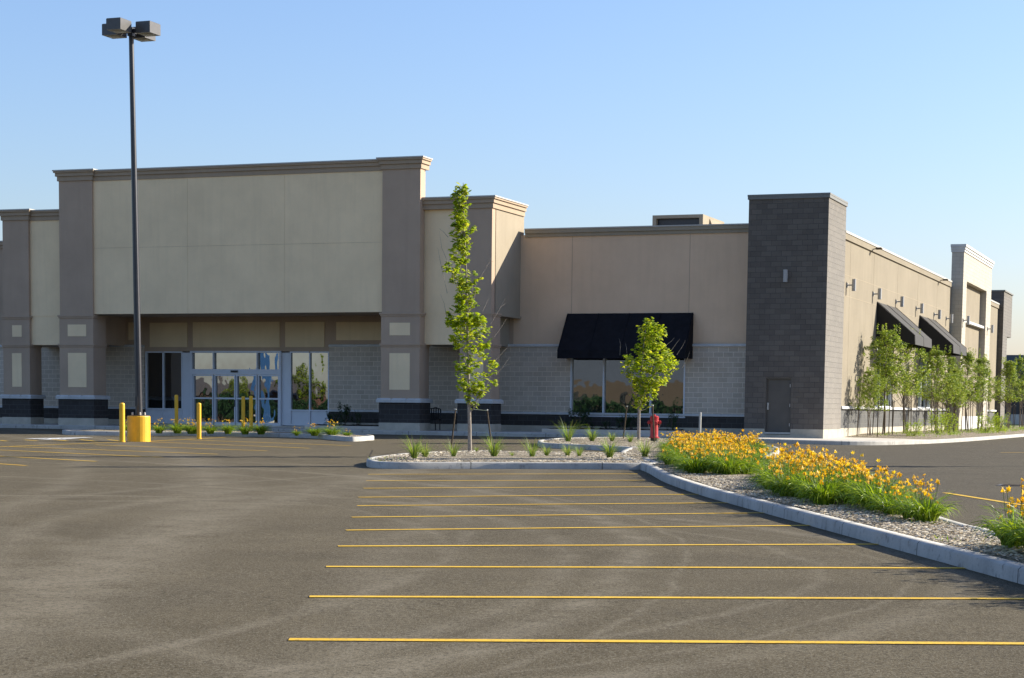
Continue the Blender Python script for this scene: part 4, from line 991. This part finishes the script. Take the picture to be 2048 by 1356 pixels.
GC = [(828,918,1.0,'left half of the first double clump of ornamental grass'),(850,916,.9,'right half of the first double clump of ornamental grass'),(907,915,.75,'small grass clump left of the tall maple trunk'),(988,915,1.05,'full grass clump right of the tall maple trunk'),(1024,914,.35,'tiny sparse grass tuft right of the full clump'),
      (1064,915,.85,'spreading grass clump below the left edge of the awning'),(1093,913,.6,'small grass clump at the tip of the small island'),(1135,913,.75,'thin grass clump before the tip of the small island'),(1158,914,.6,'short grass clump at the middle of the long island'),(1219,917,1.0,'large grass clump at the front of the long island'),
      (1290,915,1.1,'tall grass clump near the end of the long island by the hydrant'),(1136,884,1.25,'tallest grass clump on the small hydrant island'),(1184,884,1.0,'second grass clump on the small hydrant island'),(1224,884,.85,'third grass clump on the small hydrant island'),(1260,886,.7,'grass clump just left of the short maple trunk'),
      (1410,884,.7,'wispy grass clump right of the grey marker post'),(1362,884,.6,'wispy grass clump behind the left end of the far daylilies'),(953,904,.3,'tiny grass tuft behind the tall maple trunk')]
us = set()
for i, (u, v, sc_, lb) in enumerate(GC):
    j = i % 3; q = onG(u, v, .14); o = gs[j] if j not in us else dup(gs[j], (0, 0, 0)); us.add(j)
    o.location = tuple(map(float, q)); o.scale = (sc_,)*3; o.rotation_euler = (0, 0, i*2.1); tag(o, lb, 'grass clump', 'ornamental grass clumps on the islands')

# daylilies
def daylily(seed, nb, ns, H=.58, L=.58):
    rd = random.Random(seed); r = empty('daylily', (0, 0, 0), 'x', 'daylily')
    V, Fc = [], []
    for _ in range(nb):
        th = rd.uniform(0, 6.283); rr_ = .13*math.sqrt(rd.random()); t0 = rd.uniform(-.6, .6)
        blade(V, Fc, (rr_*math.cos(th), rr_*math.sin(th), -.02), th+t0, L*rd.uniform(.6, 1.15), .011, rd.uniform(.8, 2.2), rd, 5, rd.uniform(1.05, 1.5))
    np_mesh('leaves', V, Fc, M['lily_leaf'], r)
    sb = MB(); PV, PF = [], []
    for _ in range(ns):
        th = rd.uniform(0, 6.283); ln = rd.uniform(.03, .26); h = H*rd.uniform(.5, 1.05)
        p0, p1 = Vector((.08*math.cos(th), .08*math.sin(th), 0)), Vector((ln*math.cos(th), ln*math.sin(th), h))
        sb.tube([p0, p0.lerp(p1, .5)+Vector((0, 0, .03)), p1], [.004, .0035, .003], 4, False, False)
        for _f in range(rd.randint(1, 3)):
            c = p1+Vector((rd.uniform(-.05, .05), rd.uniform(-.05, .05), rd.uniform(-.05, .03))); a0 = rd.uniform(0, 6.28)
            ax = Vector((rd.uniform(-.9, .9), rd.uniform(-.9, .9), rd.uniform(.1, 1))).normalized(); u_ = ax.orthogonal().normalized(); w_ = ax.cross(u_)
            op = rd.choice([1, 1, 1, .35, .1]); R_ = .038*rd.uniform(.7, 1.15)
            i0 = len(PV); PV.append(tuple(c-ax*.03))
            for j in range(6):
                a = a0+j*math.pi/3; d_ = (u_*math.cos(a)+w_*math.sin(a)); e_ = (u_*math.cos(a+1.57)+w_*math.sin(a+1.57)); b0 = len(PV)
                for (rr2, hh2, ww2) in ((.45, .35, .30), (1.0, .55, .02)):
                    for sg in (-1, 1): PV.append(tuple(c+d_*R_*rr2*max(op, .25)+ax*(R_*hh2*(1.6 if op < .9 else 1))+e_*R_*ww2*sg*max(op, .4)))
                PF += [(i0, b0, b0+1), (b0, b0+2, b0+3, b0+1)]
    st_ = sb.build('flower_stalks', M['stalk']); st_.parent = r
    np_mesh('blossoms', PV, PF, M['petal'], r); return r
protos = [daylily(41, 260, 12), daylily(42, 240, 15), daylily(43, 270, 9), daylily(44, 230, 16)]
pused = set(); lrd = random.Random(77); lcount = 0
def put_lily(x, y, z, sc_, label, group, j=None):
    global lcount
    j = lrd.randrange(4) if j is None else j
    o = protos[j] if j not in pused else dup(protos[j], (0, 0, 0)); pused.add(j)
    o.location = (x, y, z); o.scale = (sc_*lrd.uniform(.9, 1.1),)*2+(sc_*lrd.uniform(.88, 1.08),); o.rotation_euler = (0, 0, lrd.uniform(0, 6.28)); o['label'] = label; o['group'] = group; lcount += 1
Qn = offset(isl_big, .34)
def near_d(x, y): return min(float(np.hypot(x-q[0], y-q[1])) for q in isl_big)
placed = []
def fill(y0, y1, step, label, group, lim, sc_, cond=lambda x, y: True):
    n = 0; tries = 0
    while n < lim and tries < 6000:
        tries += 1; x, y = lrd.uniform(-18, 2), lrd.uniform(y0, y1)
        if not inside((x, y), Qn) or not cond(x, y): continue
        if any((x-a)**2+(y-b2)**2 < step**2 for a, b2 in placed): continue
        placed.append((x, y)); put_lily(x, y, gz(x, y)+.13, sc_*lrd.uniform(.85, 1.15), label, group); n += 1
    return n
nearline = [np.array(onG(*p)[:2]) for p in ((1298,947),(1330,965),(1400,990),(1480,1013),(1560,1035),(1690,1071),(1820,1107),(1940,1140),(2048,1170))]
def dnear(x, y): 
    best = 9
    for a, b2 in zip(nearline, nearline[1:]):
        t_ = max(0, min(1, np.dot(np.array([x, y])-a, b2-a)/np.dot(b2-a, b2-a))); best = min(best, float(np.hypot(*(np.array([x, y])-a-(b2-a)*t_))))
    return best
def pu(x, y):
    c = AM @ (np.array([x, y, gz(x, y)+.13])-CAMP); return 1024-F*c[0]/c[2]
n1 = fill(34.6, 50, .40, 'orange daylily clump in the dense far bed behind the parking lines', 'daylilies in the far bed of the curved island', 95, .95, lambda x, y: dnear(x, y) > .6 and 1338 < pu(x, y) < 1518)
n2 = fill(22.3, 34.2, .38, 'orange daylily clump in the long middle bed along the kerb', 'daylilies in the middle bed of the curved island', 70, .95, lambda x, y: dnear(x, y) > (.7 if y > 25 else .85) and 1545 < pu(x, y) < 1880)
n3 = fill(15.5, 19.6, .34, 'large orange daylily clump in the nearest bed at the right edge', 'daylilies in the nearest bed', 14, 1.0, lambda x, y: dnear(x, y) > .65)
print('lilies', n1, n2, n3)
LL = [(262, 866, 'behind the yellow lamp base'), (318, 866, 'just right of the lamp post base'), (355, 866, 'at the foot of the left bollard behind the island'), (382, 867, 'just left of the bollard before the doors'), (388, 867, 'hidden behind the bollard before the doors'), (421, 867, 'just right of the bollard before the doors'), (456, 867, 'left of the two close bollards'), (490, 868, 'in front of the two close bollards'), (522, 868, 'right of the two close bollards'),
      (593, 871, 'without open blossoms, left of a gap'), (629, 871, 'below the right entrance window'), (664, 872, 'with high blossoms near the end of the entrance island'), (694, 873, 'low and nearly flowerless at the tip of the entrance island')]
for i, (u, v, lb) in enumerate(LL):
    q = onG(u, v, .12); put_lily(float(q[0]), float(q[1]), float(q[2]), (.85 if i not in (9, 12) else .5), 'small daylily clump '+lb, 'small daylilies on the entrance island', i % 4)
# weeds and sprouting grass
def weeds(name, pts, label):
    rd = random.Random(5); V, Fc = [], []
    for x, y, z, n, H in pts:
        for _ in range(n):
            th = rd.uniform(0, 6.283); r_ = .18*math.sqrt(rd.random()); a = rd.uniform(0, 6.28)
            blade(V, Fc, (x+r_*math.cos(a), y+r_*math.sin(a), z), th, H*rd.uniform(.4, 1.2), .006, rd.uniform(.4, 2), rd, 3, rd.uniform(.7, 1.4))
    o = np_mesh(name, V, Fc, M['weed']); tag(o, label, 'weeds', kind='stuff')
wr = random.Random(8); pts = []
for _ in range(120):
    x, y = wr.uniform(-8, 1), wr.uniform(16, 30)
    if inside((x, y), Qn): pts.append((x, y, gz(x, y)+.13, 9, .1))
for u, v in ((745, 921), (760, 924), (790, 922), (775, 918), (810, 921)): q = onG(u, v, .12); pts.append((q[0], q[1], q[2], 14, .12))
weeds('weeds', pts, 'thin green weeds sprouting in the wood chips')
pts = []
for _ in range(260):
    y = wr.uniform(79, 135); x = wr.uniform(-14.4, -11.3)
    pts.append((x, y, top((x, y))[2]+.08, 16, .2))
weeds('weeds', pts, 'green weeds growing in the bed along the sunlit side wall')

# ------------------------------------------------------------------ beyond the side road, and what the windows mirror
db = empty('distant_building', (-12, 205, 0), 'distant low dark building with a white roof edge seen behind the last tree', 'building')
zb = gz(-10, 200)
b = MB(); b.box(-24, 30, 200, 230, zb-1, 5.2); b.build('wall', M['bronze'], db)
b = MB(); b.box(-24.3, 30.3, 199.7, 230.3, 5.2, 7.0); b.build('roof_edge', M['store_gray'], db)
b = MB(); b.box(-24.2, 30.2, 199.6, 200, zb-1, 1.0); b.build('base_band', M['conc'], db)
os_ = empty('opposite_store', (-75, -42, 0), 'long pale grey store with tan brick front mirrored in the windows', 'building')
zo = gz(-70, -30)
b = MB(); b.box(-78, -28, -70, -42, 3.7, 13); b.build('upper_wall', M['store_gray'], os_)
b = MB(); b.box(-78, -28, -70, -41.8, zo-1, 3.7); b.build('brick_front', M['store_tan'], os_)
for i in range(6):
    b = MB(); b.box(-75+i*8, -71+i*8, -41.79, -41.6, zo, 2.6); b.build('window', M['glass_dark'], os_)
def house(x, y, w, d_, h, rz, label, grp):
    t = empty('brick_house', (x, y, gz(x, y)), label, 'house', grp); z = gz(x, y)
    b = MB(); b.box(x-w/2, x+w/2, y-d_/2, y+d_/2, z-1, z+h); b.build('wall', M['brick_red'], t)
    b = MB(); o_ = .5; A = [(x-w/2-o_, y-d_/2-o_, z+h), (x+w/2+o_, y-d_/2-o_, z+h), (x+w/2+o_, y+d_/2+o_, z+h), (x-w/2-o_, y+d_/2+o_, z+h), (x-w/2-o_, y, z+h+1.7), (x+w/2+o_, y, z+h+1.7)]
    b.mesh(A, [(0, 1, 5, 4), (2, 3, 4, 5), (0, 4, 3), (1, 2, 5), (0, 3, 2, 1)]); b.build('roof', M['shingle'], t)
    for i in range(3):
        for zz_ in (.9,):
            b = MB(); xw = x-w/2+w*(i+.5)/3; b.box(xw-.6, xw+.6, y+d_/2-.05, y+d_/2+.04, z+zz_, z+zz_+1.4); b.build('window', M['glass_dark'], t)
for i, (x, y) in enumerate(((-88, -48), (-102, -44), (-117, -50))): house(x, y, 10, 9, 2.9, 0, ['red brick house nearest the pale store across the lot', 'middle red brick house across the lot', 'farthest red brick house across the lot'][i], 'brick houses across the lot')
bp = empty('added_blue_panel', (-89.3, -20, gz(-89, -20)), 'plain blue panel added across the lot so the entrance doors mirror a blue column', 'mirror stand-in')  # added, unseen: its reflection stands in for a blue thing inside the doors
zp = gz(-89, -20); M['blue'] = rough_mat('blue_painted_metal', (.04, .11, .25), .2, 3, 40, .4)
b = MB(); b.box(-89.9, -88.8, -20.3, -19.7, zp, 6.2, .1); b.build('panel', M['blue'], bp)
b = MB(); b.box(-90.3, -88.3, -20.5, -19.5, zp-.1, zp+.4, .05); b.build('base', M['conc'], bp)
hd = shrub(15, 'shrub_dark', 'dark hedge bush across the lot, mirrored low in the windows', n=220, W=1.6, H=1.7, size=.26, name='hedge_bush', group='hedge bushes across the lot', stems=6)
hd.location = (-30, -30, gz(-30, -30))
for i in range(1, 34): dup(hd, (-30-2.6*i, -30+lrd.uniform(-.6, .6), gz(-60, -30)), rz=i*1.7, sc=(1.3, 1.3, lrd.uniform(1.3, 1.8)))
for i, (x, y, sc_) in enumerate(((-81, -34, 1.35), (-93, -36, 1.6), (-108, -33, 1.5), (-99, -32, 1.2), (-86, -38, 1.7), (-113, -38, 1.6))):
    dup(m2, (x, y, gz(x, y)), rz=i*1.3, sc=(sc_*1.7, sc_*1.7, sc_), label='leafy tree before the brick houses across the lot', group='trees across the lot')
# trees just outside the picture on the right whose shadows cross the lot
dup(m1, (-2.6, 50.0, gz(-2, 50)), rz=1.0, sc=(1.25, 1.25, 1.75), label='tall slender maple just beyond the right edge whose shadow crosses the lot')
